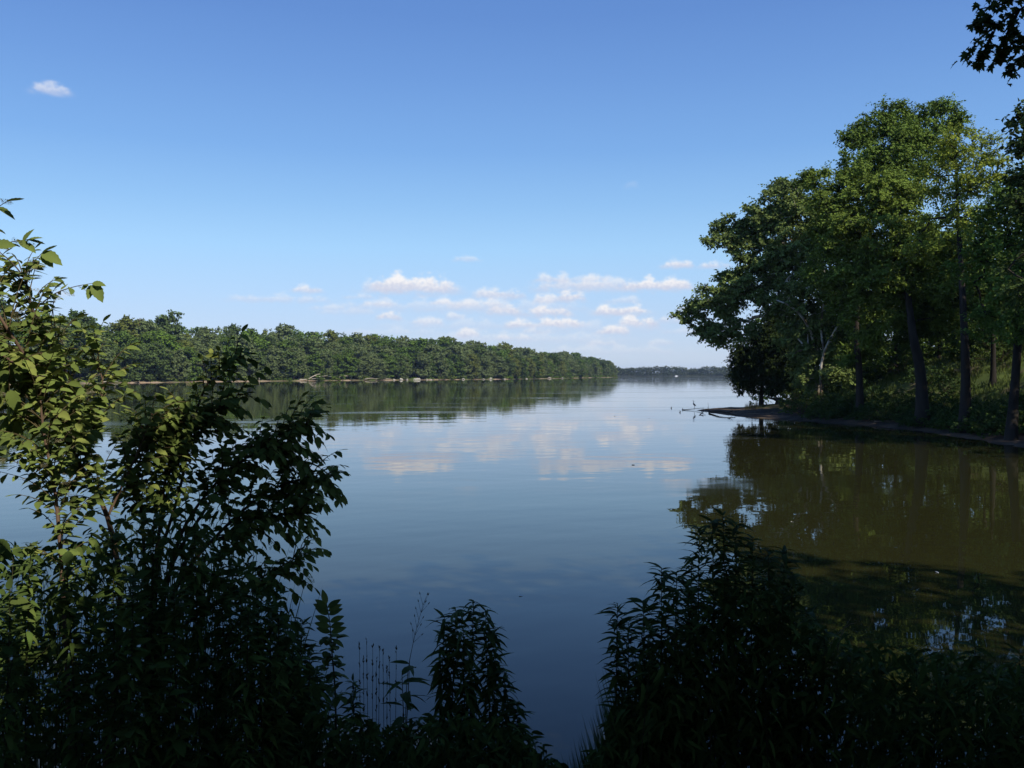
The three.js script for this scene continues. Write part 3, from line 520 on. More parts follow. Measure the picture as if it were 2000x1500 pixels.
// undergrowth bushes of the right bank
{
  const q = rng(91);
  const list = [[1560, 92, 1.6], [1585, 88, 1.4], [1625, 82, 1.6], [1655, 80, 1.7], [1690, 77, 1.5], [1640, 76, 1.1], [1720, 74, 1.5], [1750, 72, 1.4], [1600, 80, 0.8], [1780, 75, 1.6], [1830, 72, 1.8], [1860, 74, 1.9], [1815, 80, 1.8], [1845, 64, 1.2], [1905, 66, 1.6], [1870, 58, 1.1], [1930, 58, 1.5], [1960, 54, 1.6], [1985, 50, 1.7], [1740, 64, 0.9], [1690, 69, 0.9], [1800, 60, 1.0], [1910, 52, 1.2], [1760, 90, 2.2], [1700, 95, 2.2], [1900, 84, 2.2], [1960, 76, 2.2], [2010, 62, 2.0], [1600, 112, 3.0], [1650, 112, 3.2], [1700, 112, 3.2], [1750, 110, 3.2], [1802, 108, 3.2], [1850, 106, 3.2], [1900, 102, 3.0], [1950, 98, 3.0], [2000, 92, 3.0], [1575, 84, 1.9], [1612, 79, 1.5], [1668, 75, 2.0], [1728, 70, 1.7], [1772, 67, 1.3], [1836, 62, 1.6], [1890, 58, 1.7], [1940, 54, 1.8], [1640, 79, 2.2], [1706, 77, 2.3], [1748, 73, 2.1], [1830, 66, 1.9], [1925, 62, 2.0], [1975, 58, 2.2], [1665, 84, 2.4]];
  const looks = ['leafy bush under the pale sycamore trunks', 'bush between the sycamore and the leaning trunk', 'bush on the lit slope behind the leaning trunk', 'low bush in deep shade on the right slope', 'bush at the right edge of the shaded bank', 'large bush closing the gaps at the back of the right bank'];
  const seen = {}; list.sort((a, b) => a[0] - b[0]);
  const shoreD = px => { let k = 0; while (k < shorePx.length - 2 && px > shorePx[k + 1][0]) k++; const [x0, y0] = shorePx[k], [x1, y1] = shorePx[k + 1]; return EYE * F / (lerp(y0, y1, (px - x0) / (x1 - x0)) - 731); };
  for (const [px, d0, r] of list) {
    const d = px > 1640 ? Math.max(d0, shoreD(px) + 3.5 + r * 1.3) : d0, p = ground(px, d), big = r > 2.5 ? 0.45 : 1, g = new GB(p), st = new GB(p), c = [[0.06, 0.1, 0.022], [0.075, 0.11, 0.026], [0.05, 0.085, 0.024]][Math.floor(q() * 3)];
    for (let k = 0; k < (22 * r * r + 12) * big; k++) {
      const a = q() * 6.283, s = r * Math.sqrt(q()), y = (0.15 + 0.95 * q()) * r * Math.sqrt(Math.max(0.1, 1 - s * s / r / r)), cx = p.x + Math.cos(a) * s * 1.3, cz = p.z + Math.sin(a) * s * 1.3;
      clump(g, q, cx, p.y + y, cz, 0.42 / Math.sqrt(big), 26, 0.17 / big, 0.11 / big, c);
      if (k % 4 === 0) st.tube([V(p.x, p.y - 0.1, p.z), V(lerp(p.x, cx, 0.5), p.y + y * 0.6, lerp(p.z, cz, 0.5)), V(cx, p.y + y, cz)], [0.03, 0.02, 0.01], 4, () => [0.06, 0.045, 0.03]);
    }
    const w = r > 2.5 ? 5 : px < 1640 ? 0 : px < 1770 ? 1 : px < 1875 && d > 70 ? 2 : px < 1950 ? 3 : 4;
    seen[w] = (seen[w] ?? -1) + 1;
    const o = thing('bank_bush', `${['leftmost', 'second', 'third', 'fourth', 'fifth', 'sixth', 'seventh', 'eighth', 'ninth', 'tenth', 'eleventh', 'twelfth', 'thirteenth', 'fourteenth', 'fifteenth', 'sixteenth'][seen[w]]} ${looks[w]}, from the left`, 'bush', p, ['bushes under the sycamore', 'bushes between sycamore and leaning trunk', 'bushes on the lit slope', 'shaded bushes on the right slope', 'bushes at the right edge', 'large bushes behind the right bank'][w]);
    mesh('foliage', g.build(), M.crown, o); mesh('stem', st.build(true), M.bark, o);
  }
  const gg = new GB();
  for (let k = 0; k < 36000; k++) {
    const d = 46 + 60 * q(), px = 1560 + 470 * q(), p = ground(px, d); if (p.y < 0.62 || n2(p.x * 0.3, p.z * 0.3) < -0.35) continue;
    gg.leaf(p.x, p.y - 0.05, p.z, (q() - 0.5) * 0.8, 0.9, (q() - 0.5) * 0.8, q() - 0.5, 0.1, q() - 0.5, 0.25 + 0.45 * q(), 0.07, [0.12, 0.155, 0.04], 0.6 + 0.7 * q());
  }
  tag(mesh('grass', gg.build(), M.crown), 'tall grass over the slope of the right bank', 'grass', null, 'stuff');
}
// --- the spit: reeds, stump, driftwood, wading bird, snags
{
  const q = rng(101), sp = (px, py) => { const d = EYE * F / (py - 731), p = at(px, py, d); p.y = 0; return p; };
  const dark = () => { const k = 0.7 + 0.5 * q(); return [0.05 * k, 0.04 * k, 0.028 * k]; };
  const rg = new GB();
  for (let k = 0; k < 420; k++) { const px = q() < 0.45 ? 1455 + 24 * q() : 1472 + 52 * q(), p = sp(px, 800 + 5 * q()); rg.leaf(p.x, 0.1, p.z, (q() - 0.5) * 0.25, 1, (q() - 0.5) * 0.25, q() - 0.5, 0, q() - 0.5, 0.35 + 0.6 * q(), 0.035, [0.06, 0.06, 0.03], 1); }
  for (let k = 0; k < 500; k++) { const p = sp(1370 + 90 * q(), 800.5 + 2 * q()); rg.leaf(p.x, 0.05, p.z, (q() - 0.5) * 0.6, 0.8, (q() - 0.5) * 0.6, q() - 0.5, 0, q() - 0.5, 0.08 + 0.14 * q(), 0.03, [0.07, 0.06, 0.04], 1); }
  const pg = new GB();
  for (let k = 0; k < 5200; k++) {
    const x = 20 + 22 * q(), z = -58 - 48 * q(), y = rightHeight(x, z); if (y < 0.03 || y > 0.75) continue;
    const r = 0.02 + 0.09 * q() * q(), a = q() * 6.28, t = [[0.12, 0.1, 0.07], [0.05, 0.04, 0.03], [0.18, 0.15, 0.1]][Math.floor(q() * 2.6)];
    pg.leaf(x, y + r * 0.5, z, Math.cos(a), 0.15 * q(), Math.sin(a), 0.2 * q(), 1, 0.2 * q(), r * 3, r * 1.6, t, 1, -0.3);
  }
  tag(mesh('leaf_litter', pg.build(), M.crown), 'leaf litter and pebbles strewn over the mud spit', 'litter', null, 'stuff');
  tag(mesh('reeds', rg.build(), M.crown), 'dark short reeds on the back edge of the mud spit', 'reeds', null, 'stuff');
  const st = sp(1527, 803), o = thing('stump', 'dark uprooted stump with spiky roots at the base of the spit', 'stump', st);
  { const g = new GB(st); g.tube([V(st.x, -0.2, st.z), V(st.x - 0.1, 0.6, st.z), V(st.x - 0.25, 1.2, st.z), V(st.x - 0.3, 1.5, st.z)], [1.0, 0.75, 0.4, 0.15], 9, dark); mesh('trunk', g.build(true), M.bark, o);
    for (let k = 0; k < 7; k++) { const r = new GB(st), a = k * 0.9, x = st.x - 0.2; r.tube([V(x, 0.7 + 0.08 * k, st.z), V(x + Math.cos(a) * 0.9, 1.0 + 0.1 * k, st.z + Math.sin(a) * 0.7), V(x + Math.cos(a) * 1.5, 0.9 + 0.25 * q() + 0.1 * k, st.z + Math.sin(a))], [0.12, 0.08, 0.03], 5, dark); mesh('root', r.build(true), M.bark, o); } }
  const stick = (name, label, cat, segs, r, col = dark) => { const b = segs[0][0].clone(), t = thing(name, label, cat, b); segs.forEach((s, k) => { const g = new GB(b), P = curve(s, 8); g.tube(P, P.map((p, j) => r * (k ? 0.6 : 1) * (1 - 0.65 * j / P.length)), 6, col); mesh(k ? 'branch' : 'trunk', g.build(true), M.bark, t); }); return t; };
  const e = (px, py, d, h) => { const p = sp(px, py); p.y = h; return p; };
  stick('driftwood', 'dark crooked branch lying by the stump on the spit', 'driftwood', [[e(1494, 803, 0, 0.15), e(1500, 803, 0, 0.5), e(1512, 803, 0, 0.45), e(1522, 803, 0, 0.7)], [e(1500, 803, 0, 0.5), e(1496, 803, 0, 0.85), e(1493, 803, 0, 0.95)], [e(1512, 803, 0, 0.45), e(1516, 803, 0, 0.2), e(1518, 803, 0, 0.05)]], 0.09);
  stick('driftwood', 'grey branch slanting into the water below the tip of the spit', 'driftwood', [[e(1364, 813, 0, -0.1), e(1370, 809, 0, 0.1), e(1378, 806, 0, 0.25)], [e(1370, 809, 0, 0.1), e(1374, 811, 0, 0.12)]], 0.07, () => [0.16, 0.14, 0.11]);
  stick('driftwood', 'dark log lying along the water side of the spit', 'driftwood', [[e(1385, 806.5, 0, 0.1), e(1410, 809.5, 0, 0.3), e(1436, 813, 0, 0.12)], [e(1420, 811, 0, 0.25), e(1432, 811.5, 0, 0.45)]], 0.11);
  stick('driftwood', 'thin dark pole lying out from the tip of the spit', 'driftwood', [[e(1334, 801, 0, 0.03), e(1352, 801, 0, 0.12), e(1375, 802, 0, 0.3)]], 0.05);
  for (let k = 0; k < 9; k++) { const px = 1470 + 38 * k, py = 809 + 0.075 * (px - 1470) + 5 * q(), a = sp(px, py), th = q() * 6.28, l = 0.7 + 1.6 * q(), f = (t, h) => { const x = a.x + Math.cos(th) * l * t, z = a.z + Math.sin(th) * l * t; return V(x, Math.max(0, rightHeight(x, z)) + h, z); }; stick('driftwood', `${nth[k]} small stick from the left washed up on the muddy shore`, 'driftwood', [[f(-0.5, 0.04), f(0, 0.12), f(0.5, 0.05)], [f(0.1, 0.1), f(0.3, 0.3)]], 0.045, () => { const w = 0.7 + 0.6 * q(); return [0.15 * w, 0.12 * w, 0.085 * w]; }); }
  [[1311, 796, 'lone small dark snag farthest left of the spit tip'], [1328, 804, 'small dark snag nearest below the wading bird'], [1333, 799, 'small dark snag between the wading bird and the lone snag'], [1383, 795, 'thin upright twig behind the spit']].forEach(([x, y, l], k) => { const p = sp(x, y + 1.5); stick('snag', l, 'snag', [[V(p.x, -0.1, p.z), V(p.x + 0.03, 0.15, p.z), V(p.x - 0.02, k === 3 ? 0.6 : 0.2, p.z)], [V(p.x - 0.07, 0.02, p.z), V(p.x + 0.02, 0.09, p.z), V(p.x + 0.09, 0.05, p.z)]], k === 3 ? 0.025 : 0.04); });
  // wading bird: one continuous body, legs and bill as parts
  const b = sp(1356, 802.5); b.y = 0.12; const bird = thing('heron', 'slender dark wading bird standing at the tip of the mud spit', 'bird', b);
  const bm = new THREE.MeshStandardMaterial({ vertexColors: true, roughness: 0.8 }), grey = () => [0.06, 0.065, 0.075];
  { const g = new GB(b), L = [[0.16, 0.42, 0.01], [0.1, 0.47, 0.05], [0.02, 0.55, 0.095], [-0.06, 0.63, 0.09], [-0.1, 0.7, 0.045], [-0.09, 0.78, 0.03], [-0.04, 0.85, 0.027], [-0.04, 0.92, 0.026], [-0.08, 0.97, 0.035], [-0.13, 0.975, 0.03], [-0.17, 0.965, 0.012]]; g.tube(L.map(([x, y]) => V(b.x + x, b.y + y, b.z)), L.map(l => l[2]), 9, grey); mesh('body', g.build(true), bm, bird);
    const k = new GB(b); k.tube([V(b.x - 0.16, b.y + 0.966, b.z), V(b.x - 0.3, b.y + 0.94, b.z)], [0.013, 0.003], 6, () => [0.2, 0.15, 0.05]); mesh('bill', k.build(true), bm, bird);
    for (const s of [-1, 1]) { const l = new GB(b); l.tube([V(b.x + 0.01, b.y + 0.5, b.z + s * 0.035), V(b.x + 0.03, b.y + 0.28, b.z + s * 0.035), V(b.x + 0.0, b.y + 0.02, b.z + s * 0.035), V(b.x - 0.07, b.y, b.z + s * 0.035)], [0.02, 0.013, 0.01, 0.006], 6, () => [0.05, 0.045, 0.03]); mesh('leg', l.build(true), bm, bird); }
    for (const s of [-1, 1]) { const w = new GB(b); w.tube([V(b.x - 0.07, b.y + 0.63, b.z + s * 0.07), V(b.x + 0.02, b.y + 0.57, b.z + s * 0.085), V(b.x + 0.13, b.y + 0.47, b.z + s * 0.05), V(b.x + 0.2, b.y + 0.4, b.z + s * 0.01)], [0.03, 0.05, 0.04, 0.006], 7, () => [0.045, 0.05, 0.06]); mesh('wing', w.build(true), bm, bird); } }
  [[1827, 1117, 0.07, 'white feather floating on the dark reflection at the right'], [1013, 1163, 0.05, 'pale leaf floating at the edge of the deep blue water'], [1545, 1020, 0.05, 'small leaf floating in front of the sycamore reflection'], [1268, 817, 0.16, 'dark bit of drift floating left of the spit'], [1203, 813, 0.14, 'dark speck of drift farthest left on the open water'], [1240, 908, 0.12, 'dark speck of drift under the cloud reflections']].forEach(([x, y, r, l], k) => {
    const p = sp(x, y), m = mesh(k < 3 ? 'floating_leaf' : 'floating_drift', elmLeaves[k], k < 3 ? paleLeaf : drift); m.position.set(p.x, 0.012, p.z); m.rotation.y = k; m.scale.setScalar(r * 2); tag(m, l, k === 0 ? 'feather' : k < 3 ? 'leaf' : 'drift'); });
  // small pale boat off the far shore
  const q0 = V((1321 - 1000) / F * 1780, 0, -1780), boat = thing('motor_boat', 'tiny pale boat off the distant shore', 'boat', q0);
  const hs = new THREE.Shape(); hs.moveTo(-2.8, 0); hs.lineTo(2.2, 0); hs.quadraticCurveTo(3.1, 0.5, 3.6, 0.95); hs.lineTo(-2.9, 0.75); hs.closePath();
  const hull = new THREE.ExtrudeGeometry(hs, { depth: 1.8, bevelSize: 0.15, bevelThickness: 0.15, bevelSegments: 2 }); hull.translate(0, 0, -0.9);
  const white = new THREE.MeshStandardMaterial({ color: 0xeeeeee, roughness: 0.5 }); mesh('hull', hull, white, boat);
  const cs = new THREE.Shape(); cs.moveTo(-1.2, 0.8); cs.lineTo(1.1, 0.85); cs.lineTo(0.5, 1.7); cs.lineTo(-1.1, 1.7); cs.closePath(); const cab = new THREE.ExtrudeGeometry(cs, { depth: 1.2, bevelEnabled: false }); cab.translate(0, 0, -0.6); mesh('cabin', cab, white, boat);
}

// ---------------------------------------------------------------- foreground plants
const tintMats = {};
function leafTint(c, key, n = 4, tr = 0.35) {          // a few tones of one leaf colour
  return tintMats[key] ||= Array.from({ length: n }, (_, k) => { const m = leafMat(tr, 0.98, 0.06), f = 0.78 + 0.5 * k / (n - 1); m.color.setRGB(c[0] * f * (k === n - 1 ? 1.15 : 1), c[1] * f, c[2] * f); return m; });
}
const UP = V(0, 1, 0), mtx = new THREE.Matrix4();
function frame(d, up) { const z = d.clone().normalize(), x = V(0, 0, 0).crossVectors(up, z); if (x.lengthSq() < 1e-4) x.set(1, 0, 0); x.normalize(); return [x, V(0, 0, 0).crossVectors(z, x), z]; }
class Plant {                                         // stems as parts, the first leaves one mesh each, the rest one part
  constructor(name, label, category, base, mats, most, group) { this.o = thing(name, label, category, base, group); this.b = base; this.mats = mats; this.most = most; this.all = []; this.stem = []; }
  stalk(pts, r0, r1, col, n = 14, sides = 6, name = 'stem') { const P = curve(pts, n), g = new GB(this.b), q = rng(P.length + Math.round(pts[0].x * 1000)); g.tube(P, P.map((p, k) => lerp(r0, r1, k / (P.length - 1))), sides, () => { const k = 0.75 + 0.5 * q(); return [col[0] * k, col[1] * k, col[2] * k]; }); (this.stem[name] ||= []).push(g.build(true)); return P; }
  leaf(p, d, up, size, geo, q, mat) { this.all.push([p.clone(), frame(d, up), size, geo, mat || this.mats[Math.floor(q() * this.mats.length)]]); }
  done(first) {
    for (const k in this.stem) for (const g of (k === 'stem' ? this.stem[k] : [mergeGeometries(this.stem[k])])) mesh(k, g, M.bark, this.o);
    if (first) this.all.sort((a, b) => first(b) - first(a));
    const rest = [];
    this.all.forEach(([p, [x, y, z], s, geo, mat], k) => {
      if (k < this.most) {
        const m = mesh('leaf', geo, mat, this.o); m.position.copy(p).sub(this.b); m.quaternion.setFromRotationMatrix(mtx.makeBasis(x, y, z)); m.scale.setScalar(s);
      } else {
        const g = geo.clone(); g.deleteAttribute('uv'); g.applyMatrix4(mtx.makeBasis(x.clone().multiplyScalar(s), y.clone().multiplyScalar(s), z.clone().multiplyScalar(s)).setPosition(p.x - this.b.x, p.y - this.b.y, p.z - this.b.z));
        const c = mat.color, a = g.attributes.color; for (let j = 0; j < a.count; j++) a.setXYZ(j, a.getX(j) * c.r, a.getY(j) * c.g, a.getZ(j) * c.b);
        if (!g.attributes.normal) g.computeVertexNormals();
        rest.push(g);
      }
    });
    if (rest.length) { const m = mesh('foliage', mergeGeometries(rest), M.nearLeaf, this.o); m.userData.kind = 'stuff'; }
    return this.o;
  }
}
function spray(pl, q, P, { from = 0.1, gap = 0.027, size = 0.08, geos = elmLeaves, droop = 0.6, spread = 0.9, lace = 0, face = 0 }) {   // alternate leaves along a twig
  let len = 0, side = q() < 0.5 ? 1 : -1; const total = P.reduce((s, p, k) => s + (k ? p.distanceTo(P[k - 1]) : 0), 0); let next = from * total;
  for (let k = 1; k < P.length; k++) {
    const seg = P[k].distanceTo(P[k - 1]), dir = V(0, 0, 0).subVectors(P[k], P[k - 1]).normalize();
    while (next < len + seg) {
      const p = P[k - 1].clone().lerp(P[k], (next - len) / seg), out = V(0, 0, 0).crossVectors(dir, UP).normalize().multiplyScalar(side * spread).addScaledVector(dir, 0.7).add(V((q() - 0.5) * 0.7, (q() - 0.5) * 0.7 - droop, (q() - 0.5) * 0.7));
      const up = V((q() - 0.5) * 1.4, 0.5 + 0.4 * q(), (q() - 0.5) * 1.4 + 0.35 + face), lc = q() < lace;
      pl.leaf(p, out, up, size * (0.65 + 0.6 * q()), lc ? laceLeaves[Math.floor(q() * 4)] : geos[Math.floor(q() * geos.length)], q, lc ? laceMat : null);
      side = -side; next += gap * (0.7 + 0.6 * q());
    }
    len += seg;
  }
  const d = V(0, 0, 0).subVectors(P.at(-1), P.at(-2)).normalize().add(V(0, -droop * 0.6, 0));
  pl.leaf(P.at(-1), d, V((q() - 0.5) * 0.5, 1, (q() - 0.5) * 0.5), size, geos[0], q);
}
const laceMat = leafMat(0.3, 0.9); laceMat.color.setRGB(0.2, 0.18, 0.11);
function twigs(pl, q, P, n, len, o = {}) {            // side twigs with leaves along a branch
  for (let k = 0; k < n; k++) {
    const f = (o.start ?? 0.2) + (0.98 - (o.start ?? 0.2)) * (k + q()) / n, j = Math.min(P.length - 2, Math.floor(f * (P.length - 1))), A = P[j], t = V(0, 0, 0).subVectors(P[j + 1], P[j]).normalize();
    const d = V(0, 0, 0).crossVectors(t, V(q() - 0.5, q() - 0.5, q() - 0.5)).normalize().multiplyScalar(0.9).addScaledVector(t, 0.75).add(V(0, 0.1, 0)).normalize(), l = len * (0.5 + 0.8 * q());
    const Q = pl.stalk([A.clone(), A.clone().addScaledVector(d, l * 0.5).add(V(0, 0.01, 0)), A.clone().addScaledVector(d, l).add(V(0, -0.12 * l, 0))], 0.0028, 0.0012, [0.09, 0.07, 0.035], 6, 4, 'twig');
    spray(pl, q, Q, o);
  }
}
const P3 = list => list.map(([x, y, d]) => at(x, y, d));
const elmTone = leafTint([0.142, 0.188, 0.048], 'elm', 5, 0.28), elmDark = elmTone, weedTone = leafTint([0.075, 0.115, 0.03], 'weed', 4, 0.15), shrubTone = leafTint([0.08, 0.125, 0.03], 'shrub');
const footOf = (px, d) => { const p = at(px, 731, d); p.y = nearHeight(p.x, p.z) - 0.05; return p; };
{ // the sunlit elm sapling on the left
  const q = rng(201), base = footOf(150, 3.8), pl = new Plant('elm_sapling', 'sunlit young elm with yellow green insect-eaten leaves at the left edge', 'tree', base, elmTone, 300), brown = [0.13, 0.085, 0.06];
  const B = [];
  B.push(pl.stalk([base, ...P3([[128, 1250, 3.75], [118, 1080, 3.7], [106, 950, 3.7], [88, 860, 3.7], [76, 760, 3.75], [70, 690, 3.8]])], 0.011, 0.003, brown, 26));
  B.push(pl.stalk([base, ...P3([[235, 1200, 4.0], [210, 1010, 4.0], [160, 915, 4.0], [122, 845, 3.9], [62, 718, 3.8], [0, 620, 3.7], [-60, 520, 3.65]])], 0.014, 0.005, brown, 28));
  B.push(pl.stalk(P3([[175, 930, 4.0], [150, 790, 4.0], [106, 674, 4.0], [67, 612, 3.98], [48, 545, 3.95], [22, 512, 3.92], [-10, 485, 3.9]]), 0.008, 0.002, [0.09, 0.07, 0.06], 22));
  B.push(pl.stalk(P3([[48, 545, 3.95], [60, 520, 3.95], [82, 494, 3.95]]), 0.003, 0.0015, [0.09, 0.07, 0.06], 8));
  B.push(pl.stalk(P3([[84, 590, 3.97], [110, 572, 3.95], [145, 560, 3.95], [182, 553, 3.95]]), 0.003, 0.0012, [0.09, 0.07, 0.06], 10));
  B.push(pl.stalk(P3([[0, 690, 3.6], [30, 712, 3.65], [60, 735, 3.75], [122, 845, 3.9]]), 0.006, 0.005, brown, 10));
  B.push(pl.stalk(P3([[-30, 478, 3.7], [10, 474, 3.72], [50, 468, 3.75]]), 0.0025, 0.0012, [0.09, 0.07, 0.06], 8));
  B.push(pl.stalk(P3([[-40, 420, 3.4], [-10, 408, 3.4], [12, 394, 3.4]]), 0.0025, 0.001, [0.06, 0.05, 0.04], 6));
  B.push(pl.stalk(P3([[160, 915, 4.0], [190, 820, 4.05], [200, 740, 4.1], [170, 680, 4.1]]), 0.006, 0.002, brown, 12));
  B.push(pl.stalk(P3([[210, 1010, 4.0], [270, 880, 4.05], [300, 800, 4.1]]), 0.006, 0.002, brown, 12));
  twigs(pl, q, B[0], 80, 0.26, { size: 0.053, start: 0.3, lace: 0.12 }); twigs(pl, q, B[1], 90, 0.28, { size: 0.055, start: 0.3, lace: 0.12 });
  twigs(pl, q, B[2].slice(0, 17), 64, 0.2, { size: 0.053, start: 0.05, lace: 0.1 }); twigs(pl, q, B[8], 22, 0.2, { size: 0.053 }); twigs(pl, q, B[9], 22, 0.2, { size: 0.053 });
  twigs(pl, q, B[5], 10, 0.18, { size: 0.085 });
  spray(pl, q, B[2].slice(14), { size: 0.075, gap: 0.03, lace: 0.7 }); spray(pl, q, B[3], { size: 0.075, gap: 0.03, lace: 0.5 }); spray(pl, q, B[6], { size: 0.075, gap: 0.02, lace: 0.6 }); spray(pl, q, B[7], { size: 0.07, gap: 0.03, lace: 0.6 });
  spray(pl, q, B[4].slice(0, 9), { size: 0.07, gap: 0.035, lace: 0.8, from: 0.2 });
  // single leaves that stand out against the sky
  const lf = (x, y, d, x2, y2, k, up) => { const a = at(x, y, d), b = at(x2, y2, d - 0.01); pl.leaf(a, b.clone().sub(a), up, a.distanceTo(b), elmLeaves[k], q, elmTone[3]); };
  const U1 = V(0.1, 0.6, 0.8), U2 = V(-0.2, 0.8, 0.5);
  lf(44, 470, 3.75, 66, 446, 0, U1); lf(50, 472, 3.75, 82, 460, 1, U2); lf(82, 494, 3.95, 120, 512, 2, U1); lf(80, 498, 3.95, 104, 520, 4, U2); lf(50, 476, 3.75, 70, 494, 3, U1);
  lf(180, 553, 3.95, 206, 556, 1, U1); lf(182, 555, 3.95, 200, 588, 2, U1); lf(178, 556, 3.95, 172, 586, 0, V(0, 0.3, -1)); lf(172, 556, 3.95, 158, 566, 3, V(0, 0.6, -0.6)); lf(-10, 480, 3.2, 26, 474, 5, U1);
  pl.done(a => a[0].y);
}
{ // the spreading dark sapling
  const q = rng(202), base = footOf(285, 4.2), pl = new Plant('elm_sapling', 'dark spreading young elm whose shaded sprays reach right over the water', 'tree', base, elmDark, 300), brown = [0.06, 0.045, 0.035];
  const S = [
    [[300, 1150, 4.2], [350, 960, 4.3], [395, 770, 4.35], [430, 718, 4.35], [479, 692, 4.35]], [[320, 1150, 4.2], [404, 990, 4.3], [482, 885, 4.4], [552, 845, 4.4], [611, 828, 4.4]],
    [[330, 1180, 4.2], [439, 1030, 4.3], [534, 955, 4.4], [595, 935, 4.4], [641, 940, 4.4]], [[534, 955, 4.4], [587, 970, 4.4], [632, 985, 4.4]], [[340, 1250, 4.2], [439, 1170, 4.2], [534, 1115, 4.25], [608, 1075, 4.3]],
    [[300, 1120, 4.2], [340, 920, 4.25], [387, 830, 4.3], [474, 770, 4.3]], [[340, 1080, 4.2], [421, 945, 4.3], [508, 880, 4.3], [569, 865, 4.3]], [[360, 1100, 4.2], [456, 1040, 4.3], [534, 1010, 4.3], [595, 1000, 4.3]], [[310, 1050, 4.2], [330, 900, 4.2], [360, 800, 4.2]], [[280, 1050, 4.2], [270, 920, 4.2], [300, 820, 4.2]]];
  S.forEach((s, k) => {
    const P = pl.stalk(k === 3 ? P3(s) : [base, ...P3(s)], k === 3 ? 0.003 : 0.011, 0.0018, brown, 24);
    if (k !== 3) twigs(pl, q, P, k === 4 ? 34 : k === 0 ? 26 : 60, k === 0 ? 0.13 : 0.17, { size: 0.053, start: 0.42, lace: 0.05 });
    spray(pl, q, P.slice(k === 3 ? 0 : 17), { size: 0.066, gap: 0.024, lace: 0.1 });
  });
  pl.done(a => a[0].x);
}
const order = (list, say) => { const xs = list.map(a => a[0]).sort((a, b) => a - b); return list.map(a => [...a, say(nth[xs.indexOf(a[0])])]); };
function weed(name, label, group, px, py, d, o = {}) {   // an upright stalk of narrow drooping leaves
  const q = rng(Math.round(px * 13 + py)), base = footOf(px + (o.lean ?? 0), d), top = at(px, py, d), pl = new Plant(name, label, 'plant', base, o.mats || weedTone, o.most ?? 42, group), h = top.y - base.y;
  const P = pl.stalk([base, base.clone().lerp(top, 0.5).add(V((q() - 0.5) * 0.06, 0, 0)), top], 0.006, 0.0015, [0.05, 0.05, 0.025], 16);
  const n = Math.round(h * (o.dense ?? 95)), size = o.size ?? 0.085, geos = o.geos || narrowLeaves;
  for (let k = 0; k < n; k++) {
    const t = 0.25 + 0.75 * Math.pow((k + q()) / n, 0.75), f = t * (P.length - 1), j = Math.min(P.length - 2, Math.floor(f)), p = P[j].clone().lerp(P[j + 1], f - j), a = k * 2.4 + q();
    pl.leaf(p, V(Math.cos(a), 0.45 - 0.9 * (1 - t) + (q() - 0.5) * 0.6 - (o.droop ?? 0.15), Math.sin(a)), V((q() - 0.5) * 0.9, 1, (q() - 0.5) * 0.9), size * (0.5 + 0.9 * q()) * (1.15 - 0.45 * t), geos[Math.floor(q() * geos.length)], q);
  }
  for (let k = 0; k < 26 && size < 0.12; k++) {         // the leafy tip
    const t = 0.8 + 0.2 * (k + q()) / 26, f = t * (P.length - 1), j = Math.min(P.length - 2, Math.floor(f)), p = P[j].clone().lerp(P[j + 1], f - j), a = k * 2.4 + q();
    pl.leaf(p, V(Math.cos(a), 0.1 + 1.2 * q() - (o.droop ?? 0.15), Math.sin(a)), V((q() - 0.5) * 0.9, 1, (q() - 0.5) * 0.9 + 0.3), size * (0.5 + 0.6 * q()), geos[Math.floor(q() * geos.length)], q);
  }
  for (let b = 0; b < (o.sides ?? 5); b++) {
    const f = 0.45 + 0.33 * q(), A = P[Math.floor(f * (P.length - 1))], a = q() * 6.283, l = h * 0.11 * (0.6 + 0.8 * q()), Q = pl.stalk([A.clone(), A.clone().add(V(Math.cos(a) * l * 0.5, l * 0.5, Math.sin(a) * l * 0.4)), A.clone().add(V(Math.cos(a) * l * 0.8, l * 0.95, Math.sin(a) * l * 0.6))], 0.003, 0.001, [0.05, 0.05, 0.025], 6, 4, 'twig');
    for (let k = 0; k < 14; k++) { const t = (k + q()) / 14, p = Q[Math.min(5, Math.floor(t * 6))], aa = k * 2.4; pl.leaf(p, V(Math.cos(aa), 0.3 + (q() - 0.5) * 0.8 - (o.droop ?? 0.15), Math.sin(aa)), V((q() - 0.5) * 0.9, 1, (q() - 0.5) * 0.9), size * (0.5 + 0.5 * q()), geos[Math.floor(q() * geos.length)], q); }
  }
  return pl.done(a => a[0].y);
}
// right clump
for (const [px, py, d, l] of order([[1206, 1180, 4.0], [1228, 1215, 4.1], [1256, 1172, 4.0], [1292, 1108, 3.9], [1322, 1118, 4.0], [1345, 1150, 4.1], [1366, 1030, 3.9], [1392, 1018, 4.0], [1412, 1006, 4.0], [1438, 1020, 4.05], [1470, 1050, 4.1], [1500, 1070, 4.0], [1532, 1072, 4.1], [1548, 1120, 4.0], [1575, 1190, 4.1], [1270, 1230, 4.2], [1420, 1090, 4.3], [1490, 1130, 4.3], [1350, 1090, 4.3], [1610, 1230, 4.0]], w => `${w} weed stalk from the left in the tall dark clump beside the gap`))
  weed('weed_stalk', l, 'weed stalks in the tall clump right of the gap', px, py, d, { size: 0.095, most: 34, sides: 6, dense: 120 });
for (const [px, py, d, l] of order([[1660, 1270, 3.9], [1720, 1300, 4.1], [1790, 1290, 4.2], [1850, 1310, 4.0], [1905, 1260, 4.2], [1950, 1320, 4.0], [1992, 1275, 4.1]], w => `${w} thin weed stalk from the left in the dark bottom right corner`))
  weed('weed_stalk', l, 'weed stalks in the bottom right corner', px, py, d, { most: 24, sides: 4, dense: 80 });
